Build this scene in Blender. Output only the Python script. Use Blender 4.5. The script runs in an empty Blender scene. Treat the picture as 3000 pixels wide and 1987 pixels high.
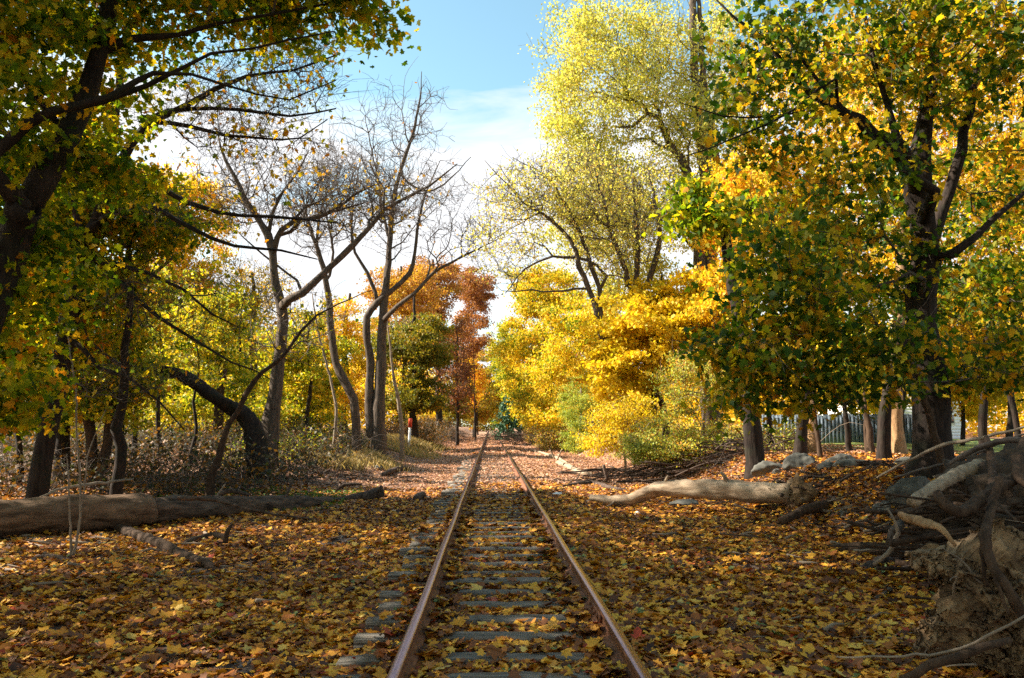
import bpy, math
import numpy as np
from mathutils import Vector
S = bpy.context.scene
COL = S.collection
# ------------------------------------------------------------------ camera
F = 2288.0; CX, CY = 1500.0, 993.5
CAM = np.array([-0.18, 0.0, 1.65])
PITCH = math.atan((1247 - CY) / F); YAW = math.atan(64 / F)
cd = bpy.data.cameras.new('camera'); cam = bpy.data.objects.new('camera', cd); COL.objects.link(cam)
cam.location = CAM; cam.rotation_euler = (math.pi/2 + PITCH, 0, -YAW)
cd.sensor_width = 23.6; cd.lens = 23.6 * F / 3000; cd.clip_start = 0.05; cd.clip_end = 2000
S.camera = cam
# ------------------------------------------------------------------ light
SUN_DIR = Vector((-0.95, 0.14, 0.73)).normalized()      # towards the sun
EL = math.asin(SUN_DIR.z); AZ = math.atan2(SUN_DIR.x, SUN_DIR.y)
w = bpy.data.worlds.new('World'); S.world = w; w.use_nodes = True
nt = w.node_tree; N = nt.nodes; L = nt.links; N.clear()
out = N.new('ShaderNodeOutputWorld'); bg = N.new('ShaderNodeBackground'); bg.inputs[1].default_value = 0.05
sky = N.new('ShaderNodeTexSky'); sky.sky_type = 'NISHITA'; sky.sun_disc = False
sky.sun_elevation = EL; sky.sun_rotation = AZ; sky.air_density = 1.0; sky.dust_density = 0.6; sky.ozone_density = 1.5
tc = N.new('ShaderNodeTexCoord'); mp = N.new('ShaderNodeMapping'); mp.inputs['Scale'].default_value = (1.0, 1.0, 4.5)
mp.inputs['Location'].default_value = (0.35, 0.1, 0.42)
n1 = N.new('ShaderNodeTexNoise'); n1.inputs['Scale'].default_value = 2.9; n1.inputs['Detail'].default_value = 7; n1.inputs['Roughness'].default_value = 0.55
n1.inputs['Distortion'].default_value = 0.6
sep = N.new('ShaderNodeSeparateXYZ')
band = N.new('ShaderNodeMapRange'); band.inputs[1].default_value = 0.46; band.inputs[2].default_value = 0.37; band.inputs[3].default_value = -0.30; band.inputs[4].default_value = 0.075
add = N.new('ShaderNodeMath'); add.operation = 'ADD'
cr = N.new('ShaderNodeMapRange'); cr.inputs[1].default_value = 0.38; cr.inputs[2].default_value = 0.58
mix = N.new('ShaderNodeMix'); mix.data_type = 'RGBA'; mix.inputs['B'].default_value = (6.9, 7.0, 7.2, 1)
gain = N.new('ShaderNodeMix'); gain.data_type = 'RGBA'; gain.blend_type = 'MULTIPLY'; gain.inputs[0].default_value = 1; gain.inputs['B'].default_value = (1.8, 2.05, 1.65, 1)
L.new(tc.outputs['Generated'], mp.inputs[0]); L.new(mp.outputs[0], n1.inputs['Vector'])
L.new(tc.outputs['Generated'], sep.inputs[0]); L.new(sep.outputs['Z'], band.inputs[0])
L.new(n1.outputs['Fac'], add.inputs[0]); L.new(band.outputs[0], add.inputs[1]); L.new(add.outputs[0], cr.inputs[0])
L.new(sky.outputs[0], gain.inputs['A']); L.new(gain.outputs['Result'], mix.inputs['A'])
L.new(cr.outputs[0], mix.inputs[0]); L.new(mix.outputs['Result'], bg.inputs[0]); L.new(bg.outputs[0], out.inputs[0])
ld = bpy.data.lights.new('sun', 'SUN'); ld.energy = 5.0; ld.angle = math.radians(0.5); ld.color = (1.0, 0.90, 0.76)
lo = bpy.data.objects.new('sun', ld); COL.objects.link(lo); lo.location = (-40, -10, 40)
lo.rotation_euler = SUN_DIR.to_track_quat('Z', 'Y').to_euler()
vs = S.view_settings; vs.view_transform = 'Standard'; vs.look = 'None'; vs.exposure = 1.78; vs.gamma = 1.0
S.cycles.max_bounces = 6; S.cycles.diffuse_bounces = 3; S.cycles.transmission_bounces = 4; S.cycles.transparent_max_bounces = 4
S.cycles.use_denoising = False

# ------------------------------------------------------------------ helpers
R = np.random.default_rng(11)
def sm(a, b, x):
    t = np.clip((np.asarray(x, float) - a) / (b - a), 0, 1); return t*t*(3 - 2*t)
def wob(x, y, s=1.0, k=0.0):
    x = np.asarray(x, float)*s; y = np.asarray(y, float)*s
    return (np.sin(1.3*x + 2.1*y + k) + np.sin(-2.3*x + 1.1*y + 1.7*k + 1) + .6*np.sin(4.1*x + 3.3*y + 2.3*k)
            + .6*np.sin(3.7*x - 4.9*y + k*.7) + .35*np.sin(8.3*x + 7.1*y + k)) / 2.6
def H(x, y):
    x = np.asarray(x, float); y = np.asarray(y, float)
    h = np.full(np.broadcast(x, y).shape, -0.055)
    h = h - 0.12*sm(.85, 1.55, -x) - 0.03*sm(1.5, 2.6, x)
    h = h + .80*sm(3.0, 6.8, -x + .4*wob(y, 0, .3, 2))*sm(20, 32, y) + .35*sm(9, 25, -x)
    bank = sm(5.0, 7.4, x + .35*wob(y, 0, .35))
    h = h + .86*bank*sm(5, 11, y)*(1 - sm(60, 90, y)) + .9*sm(2.8, 7, x)*sm(55, 80, y) + .5*sm(3.5, 8, -x)*sm(70, 100, y)
    edge = sm(1.5, 3.5, np.abs(x))
    h = h + .05*wob(x, y, .55)*edge + .022*wob(x, y, 2.6, 2)*sm(1.35, 2.2, np.abs(x))
    return h
def ray(px, py):
    c = np.array([(px - CX)/F, -(py - CY)/F, -1.0])
    m = cam.rotation_euler.to_matrix(); return np.array(m @ Vector(c))
def P(px, py, Y):
    r = ray(px, py); return CAM + r*(Y/r[1])
def G(px, py, lift=0.0):
    r = ray(px, py); lo_, hi = .5, 300.
    for Y in np.arange(1.5, 300, .25):
        p = CAM + r*(Y/r[1])
        if p[2] < float(H(p[0], p[1])) + lift: return p
    return CAM + r*(200/r[1])

def mesh_np(name, verts, loops, totals, mats, tint=None, matidx=None, smooth=False):
    me = bpy.data.meshes.new(name); v = np.asarray(verts, np.float32)
    totals = np.asarray(totals, np.int32); starts = np.concatenate([[0], np.cumsum(totals)[:-1]]).astype(np.int32)
    me.vertices.add(len(v)); me.vertices.foreach_set('co', v.ravel())
    me.loops.add(len(loops)); me.loops.foreach_set('vertex_index', np.asarray(loops, np.int32))
    me.polygons.add(len(totals)); me.polygons.foreach_set('loop_start', starts); me.polygons.foreach_set('loop_total', totals)
    if smooth: me.polygons.foreach_set('use_smooth', np.ones(len(totals), bool))
    if matidx is not None: me.polygons.foreach_set('material_index', np.asarray(matidx, np.int32))
    me.update(calc_edges=True)
    if tint is not None:
        a = me.attributes.new('tint', 'FLOAT', 'FACE'); a.data.foreach_set('value', np.asarray(tint, np.float32))
    for m in (mats if isinstance(mats, (list, tuple)) else [mats]): me.materials.append(m)
    return me
def link(name, me, parent=None, label=None, cat=None, group=None, kind=None, loc=None):
    o = bpy.data.objects.new(name, me); COL.objects.link(o)
    if parent is not None: o.parent = parent
    if loc is not None: o.location = loc
    if label: o['label'] = label
    if cat: o['category'] = cat
    if group: o['group'] = group
    if kind: o['kind'] = kind
    return o
class MB:                                     # collects raw geometry
    def __init__(s): s.v = []; s.l = []; s.t = []; s.n = 0; s.m = []; s.ti = []
    def add(s, v, faces, mi=0, tint=0.5):
        s.v.append(np.asarray(v, float)); 
        for f in faces: s.l.extend([i + s.n for i in f]); s.t.append(len(f)); s.m.append(mi); s.ti.append(tint)
        s.n += len(v)
    def addnp(s, v, loops, totals, mi=0, tint=0.5):
        s.v.append(v); s.l.extend((np.asarray(loops) + s.n).tolist()); s.t.extend(list(totals)); s.m.extend([mi]*len(totals)); s.ti.extend([tint]*len(totals)); s.n += len(v)
    def box(s, c, d, rot=0, mi=0, jit=0, tint=.5):
        x, y, z = d[0]/2, d[1]/2, d[2]/2
        v = np.array([(-x,-y,-z),(x,-y,-z),(x,y,-z),(-x,y,-z),(-x,-y,z),(x,-y,z),(x,y,z),(-x,y,z)])
        if jit: v = v + R.normal(0, jit, v.shape)
        ca, sa = math.cos(rot), math.sin(rot)
        v = np.stack([v[:,0]*ca - v[:,1]*sa, v[:,0]*sa + v[:,1]*ca, v[:,2]], 1) + np.asarray(c)
        s.add(v, [(0,3,2,1),(4,5,6,7),(0,1,5,4),(1,2,6,5),(2,3,7,6),(3,0,4,7)], mi, tint)
    def tube(s, pts, rad, sides=6, cap=True, noise=0.0, mi=0, seed=0):
        pts = np.asarray(pts, float); rad = np.broadcast_to(np.asarray(rad, float), (len(pts),))
        n = len(pts)
        if n < 2: return
        t = np.gradient(pts, axis=0); t /= (np.linalg.norm(t, axis=1)[:, None] + 1e-9)
        m = t.mean(0); ref = np.eye(3)[np.argmin(np.abs(m))]
        a = np.cross(t, ref); a /= (np.linalg.norm(a, axis=1)[:, None] + 1e-9); b = np.cross(t, a)
        th = np.arange(sides)*2*math.pi/sides
        rr = rad[:, None]*np.ones(sides)
        if noise:
            q = np.arange(n)[:, None]
            rr = rr*(1 + noise*(np.sin(2*th + .35*q + seed) + .7*np.sin(3*th - .5*q + 2*seed) + .5*np.sin(5*th + .9*q + seed*3)) + noise*.5*R.normal(size=(n, sides)))
        v = pts[:, None, :] + rr[..., None]*(np.cos(th)[None, :, None]*a[:, None] + np.sin(th)[None, :, None]*b[:, None])
        i = np.arange(n-1)[:, None]*sides; j = np.arange(sides)[None]; k = (j+1) % sides
        q = np.stack([i+j, i+k, i+sides+k, i+sides+j], -1).reshape(-1, 4)
        lp = q.ravel().tolist(); tt = [4]*len(q)
        if cap:
            lp += list(range(sides))[::-1] + list(range((n-1)*sides, n*sides)); tt += [sides, sides]
        s.addnp(v.reshape(-1, 3), lp, tt, mi)
    def mesh(s, name, mats, smooth=False, tint=False):
        return mesh_np(name, np.concatenate(s.v), s.l, s.t, mats, s.ti if tint else None, s.m, smooth)

# ------------------------------------------------------------------ materials
def newmat(name):
    m = bpy.data.materials.new(name); m.use_nodes = True; m.node_tree.nodes.clear(); return m, m.node_tree.nodes, m.node_tree.links
def ramp(nodes, stops, interp='LINEAR'):
    r = nodes.new('ShaderNodeValToRGB'); e = r.color_ramp; e.interpolation = interp
    while len(e.elements) < len(stops): e.elements.new(0.5)
    for el, (p, c) in zip(e.elements, stops): el.position = p; el.color = (*c, 1)
    return r
def leafmat(name, stops, trans=0.45, rough=0.55, spec=0.25):
    m, n, l = newmat(name); o = n.new('ShaderNodeOutputMaterial')
    a = n.new('ShaderNodeAttribute'); a.attribute_name = 'tint'
    r = ramp(n, stops); l.new(a.outputs['Fac'], r.inputs[0])
    p = n.new('ShaderNodeBsdfPrincipled'); p.inputs['Roughness'].default_value = rough; p.inputs['Specular IOR Level'].default_value = spec
    t = n.new('ShaderNodeBsdfTranslucent')
    g = n.new('ShaderNodeMix'); g.data_type = 'RGBA'; g.blend_type = 'MULTIPLY'; g.inputs[0].default_value = 1; g.inputs['B'].default_value = (1.25, 1.15, .5, 1)
    mx = n.new('ShaderNodeMixShader'); mx.inputs[0].default_value = trans
    l.new(r.outputs[0], p.inputs['Base Color']); l.new(r.outputs[0], g.inputs['A']); l.new(g.outputs['Result'], t.inputs[0])
    l.new(p.outputs[0], mx.inputs[1]); l.new(t.outputs[0], mx.inputs[2]); l.new(mx.outputs[0], o.inputs[0])
    return m
def barkmat(name, c1, c2, scale=6.0, zs=.2, bump=.6, moss=None, rough=.9, xrot=None):
    m, n, l = newmat(name); o = n.new('ShaderNodeOutputMaterial'); p = n.new('ShaderNodeBsdfPrincipled'); p.inputs['Roughness'].default_value = rough
    p.inputs['Specular IOR Level'].default_value = .2
    tc = n.new('ShaderNodeTexCoord'); mp = n.new('ShaderNodeMapping'); mp.inputs['Scale'].default_value = (1, 1, zs)
    if xrot is not None: mp.vector_type = 'TEXTURE'; mp.inputs['Rotation'].default_value = (0, 0, xrot); mp.inputs['Scale'].default_value = (5, 1, 1)
    a = n.new('ShaderNodeTexNoise'); a.inputs['Scale'].default_value = scale*2.2; a.inputs['Detail'].default_value = 8; a.inputs['Roughness'].default_value = .65
    v = n.new('ShaderNodeTexNoise'); v.inputs['Scale'].default_value = scale*.35; v.inputs['Detail'].default_value = 4
    l.new(tc.outputs['Object'], mp.inputs[0]); l.new(mp.outputs[0], a.inputs['Vector']); l.new(tc.outputs['Object'], v.inputs['Vector'])
    r = ramp(n, [(.32, c1), (.68, c2)]); l.new(a.outputs['Fac'], r.inputs[0])
    col = r.outputs[0]
    if moss:
        mr = n.new('ShaderNodeMapRange'); mr.inputs[1].default_value = .52; mr.inputs[2].default_value = .66; mr.inputs[4].default_value = .7; l.new(v.outputs['Fac'], mr.inputs[0])
        mx = n.new('ShaderNodeMix'); mx.data_type = 'RGBA'; mx.inputs['B'].default_value = (*moss, 1); l.new(mr.outputs[0], mx.inputs[0]); l.new(col, mx.inputs['A']); col = mx.outputs['Result']
    l.new(col, p.inputs['Base Color'])
    b = n.new('ShaderNodeBump'); b.inputs['Strength'].default_value = bump; b.inputs['Distance'].default_value = .04; l.new(a.outputs['Fac'], b.inputs['Height']); l.new(b.outputs[0], p.inputs['Normal'])
    l.new(p.outputs[0], o.inputs[0]); return m
def plain(name, c, rough=.6, metal=0, noise=None, ns=8, bump=0, stretch=(1,1,1)):
    m, n, l = newmat(name); o = n.new('ShaderNodeOutputMaterial'); p = n.new('ShaderNodeBsdfPrincipled')
    p.inputs['Roughness'].default_value = rough; p.inputs['Metallic'].default_value = metal; p.inputs['Base Color'].default_value = (*c, 1)
    if noise:
        tc = n.new('ShaderNodeTexCoord'); mp = n.new('ShaderNodeMapping'); mp.inputs['Scale'].default_value = stretch
        a = n.new('ShaderNodeTexNoise'); a.inputs['Scale'].default_value = ns; a.inputs['Detail'].default_value = 8; a.inputs['Roughness'].default_value = .65
        l.new(tc.outputs['Object'], mp.inputs[0]); l.new(mp.outputs[0], a.inputs['Vector'])
        r = ramp(n, [(.33, c), (.67, noise)]); l.new(a.outputs['Fac'], r.inputs[0]); l.new(r.outputs[0], p.inputs['Base Color'])
        if bump:
            b = n.new('ShaderNodeBump'); b.inputs['Strength'].default_value = bump; b.inputs['Distance'].default_value = .03; l.new(a.outputs['Fac'], b.inputs['Height']); l.new(b.outputs[0], p.inputs['Normal'])
    l.new(p.outputs[0], o.inputs[0]); return m

YEL = (.72,.55,.035); GOLD = (.74,.48,.03); LIME = (.36,.40,.03); GRN = (.07,.13,.012); DGRN = (.025,.065,.012); ORG = (.52,.16,.015); BRN = (.20,.075,.02); RED = (.30,.055,.018); OLV = (.17,.17,.02)
M = dict(
 yellow=leafmat('leaf_yellow', [(0,(.10,.18,.012)),(.16,(.30,.34,.02)),(.4,YEL),(.8,GOLD),(1,ORG)]),
 gold=leafmat('leaf_gold', [(0,(.36,.34,.015)),(.3,(.74,.57,.035)),(.8,(.74,.48,.025)),(1,ORG)]),
 yelgreen=leafmat('leaf_yellow_green', [(0,DGRN),(.25,GRN),(.5,(.26,.34,.02)),(.75,(.60,.52,.03)),(1,GOLD)]),
 green=leafmat('leaf_green_turning', [(0,(.018,.055,.012)),(.4,(.04,.105,.010)),(.6,(.14,.20,.012)),(.78,(.50,.40,.02)),(1,(.58,.28,.012))], trans=.62),
 nearleft=leafmat('leaf_left_canopy', [(0,(.025,.065,.008)),(.32,(.08,.16,.010)),(.55,(.28,.33,.012)),(.8,(.62,.46,.02)),(1,(.60,.24,.012))], trans=.68),
 orange=leafmat('leaf_orange', [(0,(.40,.30,.03)),(.3,(.52,.30,.05)),(.7,(.42,.19,.055)),(1,(.34,.09,.03))]),
 red=leafmat('leaf_russet', [(0,(.44,.28,.05)),(.3,(.38,.18,.06)),(.75,(.28,.11,.055)),(1,(.17,.07,.04))]),
 olive=leafmat('leaf_olive', [(0,(.05,.08,.012)),(.5,OLV),(.85,(.36,.26,.03)),(1,(.34,.14,.02))]),
 pale=leafmat('leaf_pale_lime', [(0,(.36,.42,.10)),(.5,(.60,.60,.16)),(.85,(.66,.56,.16)),(1,(.62,.40,.14))], trans=.5),
 bush=leafmat('leaf_bush', [(0,(.12,.20,.04)),(.5,(.34,.42,.07)),(.85,(.58,.54,.10)),(1,(.55,.28,.04))]),
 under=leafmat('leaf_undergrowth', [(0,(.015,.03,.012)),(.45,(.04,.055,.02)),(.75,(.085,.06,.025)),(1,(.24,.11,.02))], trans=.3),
 conif=leafmat('needle_blue_green', [(0,(.03,.085,.045)),(1,(.08,.17,.085))], trans=.1),
 litter=leafmat('fallen_leaf', [(0,(.05,.020,.010)),(.20,(.17,.060,.018)),(.38,(.36,.12,.022)),(.52,(.56,.22,.025)),(.64,(.74,.34,.03)),(.82,(.80,.46,.045)),(.92,(.76,.52,.13)),(.96,(.14,.20,.06)),(1,(.42,.06,.02))], trans=.12, rough=.6, spec=.3),
 dry=leafmat('dry_leaf', [(0,(.12,.05,.03)),(.25,(.34,.16,.09)),(.5,(.52,.28,.17)),(.72,(.64,.40,.27)),(.88,(.62,.33,.10)),(1,(.66,.45,.12))], trans=.12, rough=.55, spec=.35),
 bark_dark=barkmat('bark_dark', (.010,.007,.006), (.045,.031,.023), 7, .18, .9, moss=(.022,.024,.014)),
 bark_grey=barkmat('bark_grey', (.035,.027,.021), (.16,.12,.09), 8, .2, .7),
 bark_brown=barkmat('bark_brown', (.025,.015,.010), (.10,.062,.038), 7, .2, .8),
 bark_tan=barkmat('bark_tan', (.20,.11,.05), (.42,.26,.13), 7, .25, .7),
 twig=plain('twig', (.045,.034,.027), .9, noise=(.12,.09,.07), ns=5),
 twig_pale=plain('twig_pale', (.16,.12,.085), .9, noise=(.30,.23,.16), ns=5),
 wood=barkmat('bare_wood', (.16,.11,.07), (.46,.35,.24), 5, 1, .6),
 wood_dark=barkmat('old_log_bark', (.020,.014,.011), (.15,.105,.08), 6, 1, 1.0),
 log_left=barkmat('grooved_log_bark', (.012,.008,.006), (.17,.115,.08), 5, 1, 1.0, xrot=.915), log_right=barkmat('bare_pale_log', (.17,.11,.065), (.50,.38,.26), 4, 1, .7, xrot=-.57),
 sleeper=plain('weathered_sleeper', (.045,.036,.028), .85, noise=(.30,.26,.21), ns=3.5, bump=.8, stretch=(.7,16,16)),
 rust=plain('rusty_steel', (.085,.030,.014), .7, .1, noise=(.25,.095,.035), ns=30, bump=.3, stretch=(1,.3,1)),
 rail_top=plain('worn_rail_head', (.12,.075,.12), .24, .95, noise=(.23,.15,.23), ns=14, stretch=(8,.4,1)),
 stone=plain('grey_stone', (.045,.043,.036), .9, noise=(.15,.145,.12), ns=4, bump=.6),
 white=plain('white_foam', (.75,.74,.70), .7, noise=(.85,.84,.82), ns=6),
 clay=plain('clay_soil', (.07,.040,.020), .95, noise=(.34,.22,.11), ns=7, bump=1.0),
 gravel=plain('dark_ballast', (.025,.025,.028), .9, noise=(.14,.14,.145), ns=14),
 redp=plain('red_paint', (.75,.06,.02), .5), whitep=plain('white_paint', (.62,.62,.60), .6, noise=(.78,.78,.76), ns=6),
 fence=plain('blue_grey_fence', (.07,.10,.13), .85, noise=(.15,.19,.23), ns=9, stretch=(3,3,.3)),
 siding=plain('white_siding', (.78,.78,.76), .6), roof=plain('grey_shingle', (.10,.10,.11), .9, noise=(.18,.17,.17), ns=20), glass=plain('window_glass', (.03,.04,.05), .1),
 straw=leafmat('dry_grass', [(0,(.14,.15,.04)),(.5,(.42,.32,.14)),(1,(.60,.44,.24))], trans=.3),
 greengr=leafmat('green_cover', [(0,(.03,.09,.015)),(1,(.10,.22,.03))], trans=.3),
)
# ------------------------------------------------------------------ leaves
def T_maple():
    h = [(0,0),(-.07,.28),(.14,.26),(.34,.56),(.49,.24),(.72,.27),(1,0)]
    a = [(x-.4, y, -.18*abs(y)-.25*(x-.4)**2) for x, y in h]; b = [(x-.4, -y, -.18*abs(y)-.25*(x-.4)**2) for x, y in h[::-1]]
    return np.array(a + b[1:-1]), [list(range(7)), [6,7,8,9,10,11,0]]
def T_quad():
    return np.array([(-.5,0,0),(-.02,.36,-.10),(.55,0,-.05),(-.02,-.36,-.10)]), [[0,1,2,3]]
def T_tri():
    return np.array([(-.5,0,0),(.0,.40,-.06),(.5,.02,.0),(.05,-.38,-.12)]), [[0,1,2],[0,2,3]]
TM, TQ, TT = T_maple(), T_quad(), T_tri()
def leaves(name, pos, size, mat, tpl=TQ, up=.7, tint=None, curl=0.0, droop=False, lean=None):
    n = len(pos); t, faces = tpl
    nr = R.normal(size=(n, 3)); nr /= np.linalg.norm(nr, axis=1)[:, None]; nr = nr*(1-up) if up < 1 else nr*0
    nr[:, 2] += up*.9
    if lean is not None: nr += np.asarray(lean)
    nr /= np.linalg.norm(nr, axis=1)[:, None]
    q = R.normal(size=(n, 3))*(.55 if droop else 1.0)
    if droop: q[:, 2] -= 1.0
    u = q - (q*nr).sum(1)[:, None]*nr; u /= np.linalg.norm(u, axis=1)[:, None]; v = np.cross(nr, u)
    s = (np.broadcast_to(size, (n,))*R.uniform(.7, 1.3, n))[:, None, None]
    cz = (1 + curl*R.normal(size=n))[:, None, None]
    V = np.asarray(pos)[:, None, :] + s*(t[None, :, 0, None]*u[:, None] + t[None, :, 1, None]*v[:, None] + cz*t[None, :, 2, None]*nr[:, None])
    base = (np.arange(n)*len(t))[:, None]
    fl = np.concatenate([np.array(f) for f in faces]); loops = (base + fl[None]).ravel(); tot = np.tile([len(f) for f in faces], n)
    if tint is None: tint = R.random(n)
    return mesh_np(name, V.reshape(-1, 3), loops, tot, mat, np.repeat(np.clip(tint, 0, 1), len(faces)))

# ------------------------------------------------------------------ trees
def dens(poly, step, wig=0.0):
    poly = np.asarray(poly, float); pts = [poly[0]]
    for i in range(len(poly)-1):
        p0 = poly[max(i-1, 0)]; p1 = poly[i]; p2 = poly[i+1]; p3 = poly[min(i+2, len(poly)-1)]
        k = max(1, int(np.linalg.norm(p2[:3]-p1[:3])/step))
        for j in range(1, k+1):
            t = j/k
            q = .5*((2*p1) + (-p0+p2)*t + (2*p0-5*p1+4*p2-p3)*t*t + (-p0+3*p1-3*p2+p3)*t**3)
            pts.append(q)
    pts = np.array(pts)
    if wig: pts[1:-1, :3] += R.normal(0, wig, (len(pts)-2, 3))
    return pts
def build_tree(name, label, cat, polys, attr, bark, twig=None, leafm=None, nl=0, ls=.12, spread=.35, tpl=TQ, up=.5, bf=.35, tip=.006,
               expo=2.3, tintmu=.5, tintsd=.22, twigs=0, group=None, step=.4, wig=.012, leafr=None, sides=14, gap=.0, clump=.25, upb=0.0):
    """polys: list of (n,4) arrays x,y,z,radius. attr: (m,3) attractors"""
    pos = []; par = []; rad = []; fixed = []
    for k, pl in enumerate(polys):
        d = dens(pl, step, wig)
        if k == 0: p = -1
        else: p = int(np.argmin(np.linalg.norm(np.array(pos)[:, :3] - d[0, :3], axis=1))); d = d[1:]
        for q in d:
            pos.append(q[:3]); par.append(p); rad.append(max(q[3], .004)); fixed.append(True); p = len(pos)-1
    nfix = len(pos); m = len(attr) if attr is not None else 0
    pos = np.array(pos); pl_ = np.zeros(nfix)
    for i in range(1, nfix): pl_[i] = pl_[par[i]] + np.linalg.norm(pos[i]-pos[par[i]])
    allp = np.concatenate([pos, attr]) if m else pos
    if m:
        plen = np.concatenate([pl_, np.zeros(m)]); parent = par + [0]*m
        # cost from fixed nodes (skip root region)
        ok = np.arange(nfix)
        D = np.linalg.norm(attr[:, None, :] - pos[None, ok, :], axis=2)
        C = D + bf*plen[ok][None, :] + upb*np.clip(pos[None, ok, 2] - attr[:, None, 2] + .3, 0, None)
        b = np.argmin(C, 1); cost = C[np.arange(m), b]; bp = ok[b].copy(); done = np.zeros(m, bool); order = []
        for it in range(m):
            i = int(np.argmin(np.where(done, 1e9, cost))); done[i] = True; order.append(i)
            gi = nfix + i; parent[gi] = int(bp[i]); plen[gi] = plen[bp[i]] + np.linalg.norm(allp[gi]-allp[bp[i]])
            c = np.linalg.norm(attr - attr[i], axis=1) + bf*plen[gi]
            u = (~done) & (c < cost); cost[u] = c[u]; bp[u] = gi
        par = parent
        acc = np.zeros(nfix+m); kids = [[] for _ in range(nfix+m)]
        for i in order: kids[par[nfix+i]].append(nfix+i)
        for it in range(2):
            newp = allp.copy()
            for i in order:
                g = nfix+i
                if kids[g]: newp[g] = .5*allp[g] + .25*allp[par[g]] + .25*allp[kids[g]].mean(0)
            allp = newp
        rr = np.zeros(nfix+m); rr[:nfix] = rad
        for i in order[::-1]:
            g = nfix+i; ex = acc[g] if acc[g] > 0 else tip**expo
            rr[g] = ex**(1/expo); acc[par[g]] += ex
        for i in order:
            g = nfix+i; rr[g] = min(rr[g], rr[par[g]]*.85); rr[g] = max(rr[g], tip*.7)
    else: rr = np.array(rad); 
    n = len(allp); kids = [[] for _ in range(n)]
    for i in range(n):
        if par[i] >= 0: kids[par[i]].append(i)
    tb, bb = MB(), MB()
    # chains
    roots = [0]; stack = [(0, None)]
    while stack:
        st, pr = stack.pop(); chain = [] if pr is None else [pr]; cur = st
        isfix = cur < nfix
        while True:
            chain.append(cur)
            ks = kids[cur]
            if isfix: cand = [k for k in ks if k < nfix]
            else: cand = ks
            if not cand:
                for k in ks: stack.append((k, cur))
                break
            main = max(cand, key=lambda k: rr[k])
            for k in ks:
                if k != main: stack.append((k, cur))
            cur = main
        if len(chain) < 2: continue
        pp = allp[chain]; r_ = rr[chain].copy()
        if pr is not None: r_[0] = min(r_[0]*.9, r_[1]*1.25)
        mr = r_.max()
        if isfix: 
            sd = sides if mr > .1 else (8 if mr > .03 else 5)
            tb.tube(pp, r_*(1 + .06*np.sin(np.arange(len(r_))*1.9 + len(chain))*(mr > .05)), sd, True, .065 if mr > .08 else .03, seed=len(chain))
        else:
            if len(pp) == 2: pp = np.array([pp[0], (pp[0]+pp[1])/2 + R.normal(0, .06*np.linalg.norm(pp[1]-pp[0]), 3), pp[1]]); r_ = np.array([r_[0], r_.mean(), r_[1]])
            bb.tube(pp, r_, 6 if mr > .03 else (4 if mr > .012 else 3), False)
    tips = allp[nfix:]
    if twigs and m:
        base = tips[R.integers(0, m, twigs)]; c0 = np.array(polys[0])[-1, :3]
        d = R.normal(size=(twigs, 3)); d[:, 2] += .5; d /= np.linalg.norm(d, axis=1)[:, None]
        ln = R.uniform(.5, 1.3, twigs)*spread*2
        for i in range(twigs):
            e = base[i] + d[i]*ln[i]; mid = (base[i]+e)/2 + R.normal(0, .06, 3)*ln[i] + np.array([0,0,.05*ln[i]])
            bb.tube([base[i], mid, e], [tip*.9, tip*.75, tip*.5], 3, False)
    root = link(name, None, None, label, cat, group, loc=tuple(float(v) for v in allp[0]))
    off = allp[0]
    def sub(mb):
        mb.v = [v - off for v in mb.v]; return mb
    if tb.n: link('trunk', sub(tb).mesh('trunk', bark, True), root)
    if bb.n: link('branchwork', sub(bb).mesh('branchwork', twig or bark), root)
    if nl and m:
        tid = R.integers(0, m, nl)
        cl = R.normal(0, 1, m)                                  # clump tints
        lp = tips[tid] + R.normal(0, 1, (nl, 3))*np.array([spread, spread, spread*.4])*.8
        if gap:
            keep = (wob(lp[:,0]*1.1 + lp[:,1]*.7, lp[:,2]*1.3, 1.1, 3) + R.normal(0, .25, nl)) > -1 + gap*2 - .9; lp = lp[keep]; tid = tid[keep]
        lw = .5*wob(lp[:, 0], lp[:, 2], .6, len(name)) 
        ti = tintmu + tintsd*(.55*cl[tid]*clump*3 + .7*lw + .8*R.normal(size=len(lp)))
        zmin = H(lp[:,0], lp[:,1]) + .05; k2 = lp[:,2] > zmin
        link('crown', leaves('crown', lp[k2]-off, ls, leafm, tpl, up*.75, ti[k2], .8, True), root)
    return root
def poly(pts, Y):
    """pts: (px,py,width_px[,Y])"""
    o = []
    for p in pts:
        y = p[3] if len(p) > 3 else Y
        q = P(p[0], p[1], y); o.append((q[0], q[1], q[2], p[2]*y/F/2))
    return np.array(o)
def ground_root(pl, drop=.25):
    """extend the first polyline into the ground with a root flare"""
    p = pl[0].copy(); z = float(H(p[0], p[1])); 
    if p[2] > z - .05:
        a = p.copy(); a[2] = z + .0; a[3] *= 1.12; b = a.copy(); b[2] = z - drop; b[3] *= 1.2
        if p[2] - z < .25: pl = pl[1:]
        return np.vstack([b, a, pl])
    p[2] = min(p[2], z-.1); return np.vstack([p, pl[1:]])
def blobu(px, py, rx, ry, Y, dY, n, hollow=.0):
    c = P(px, py, Y); a, b = rx*Y/F, ry*Y/F
    d = R.normal(size=(n, 3)); d /= np.linalg.norm(d, axis=1)[:, None]; r = R.random(n)**(1/2.6)
    return c + d*r[:, None]*np.array([a, dY, b])
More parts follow.
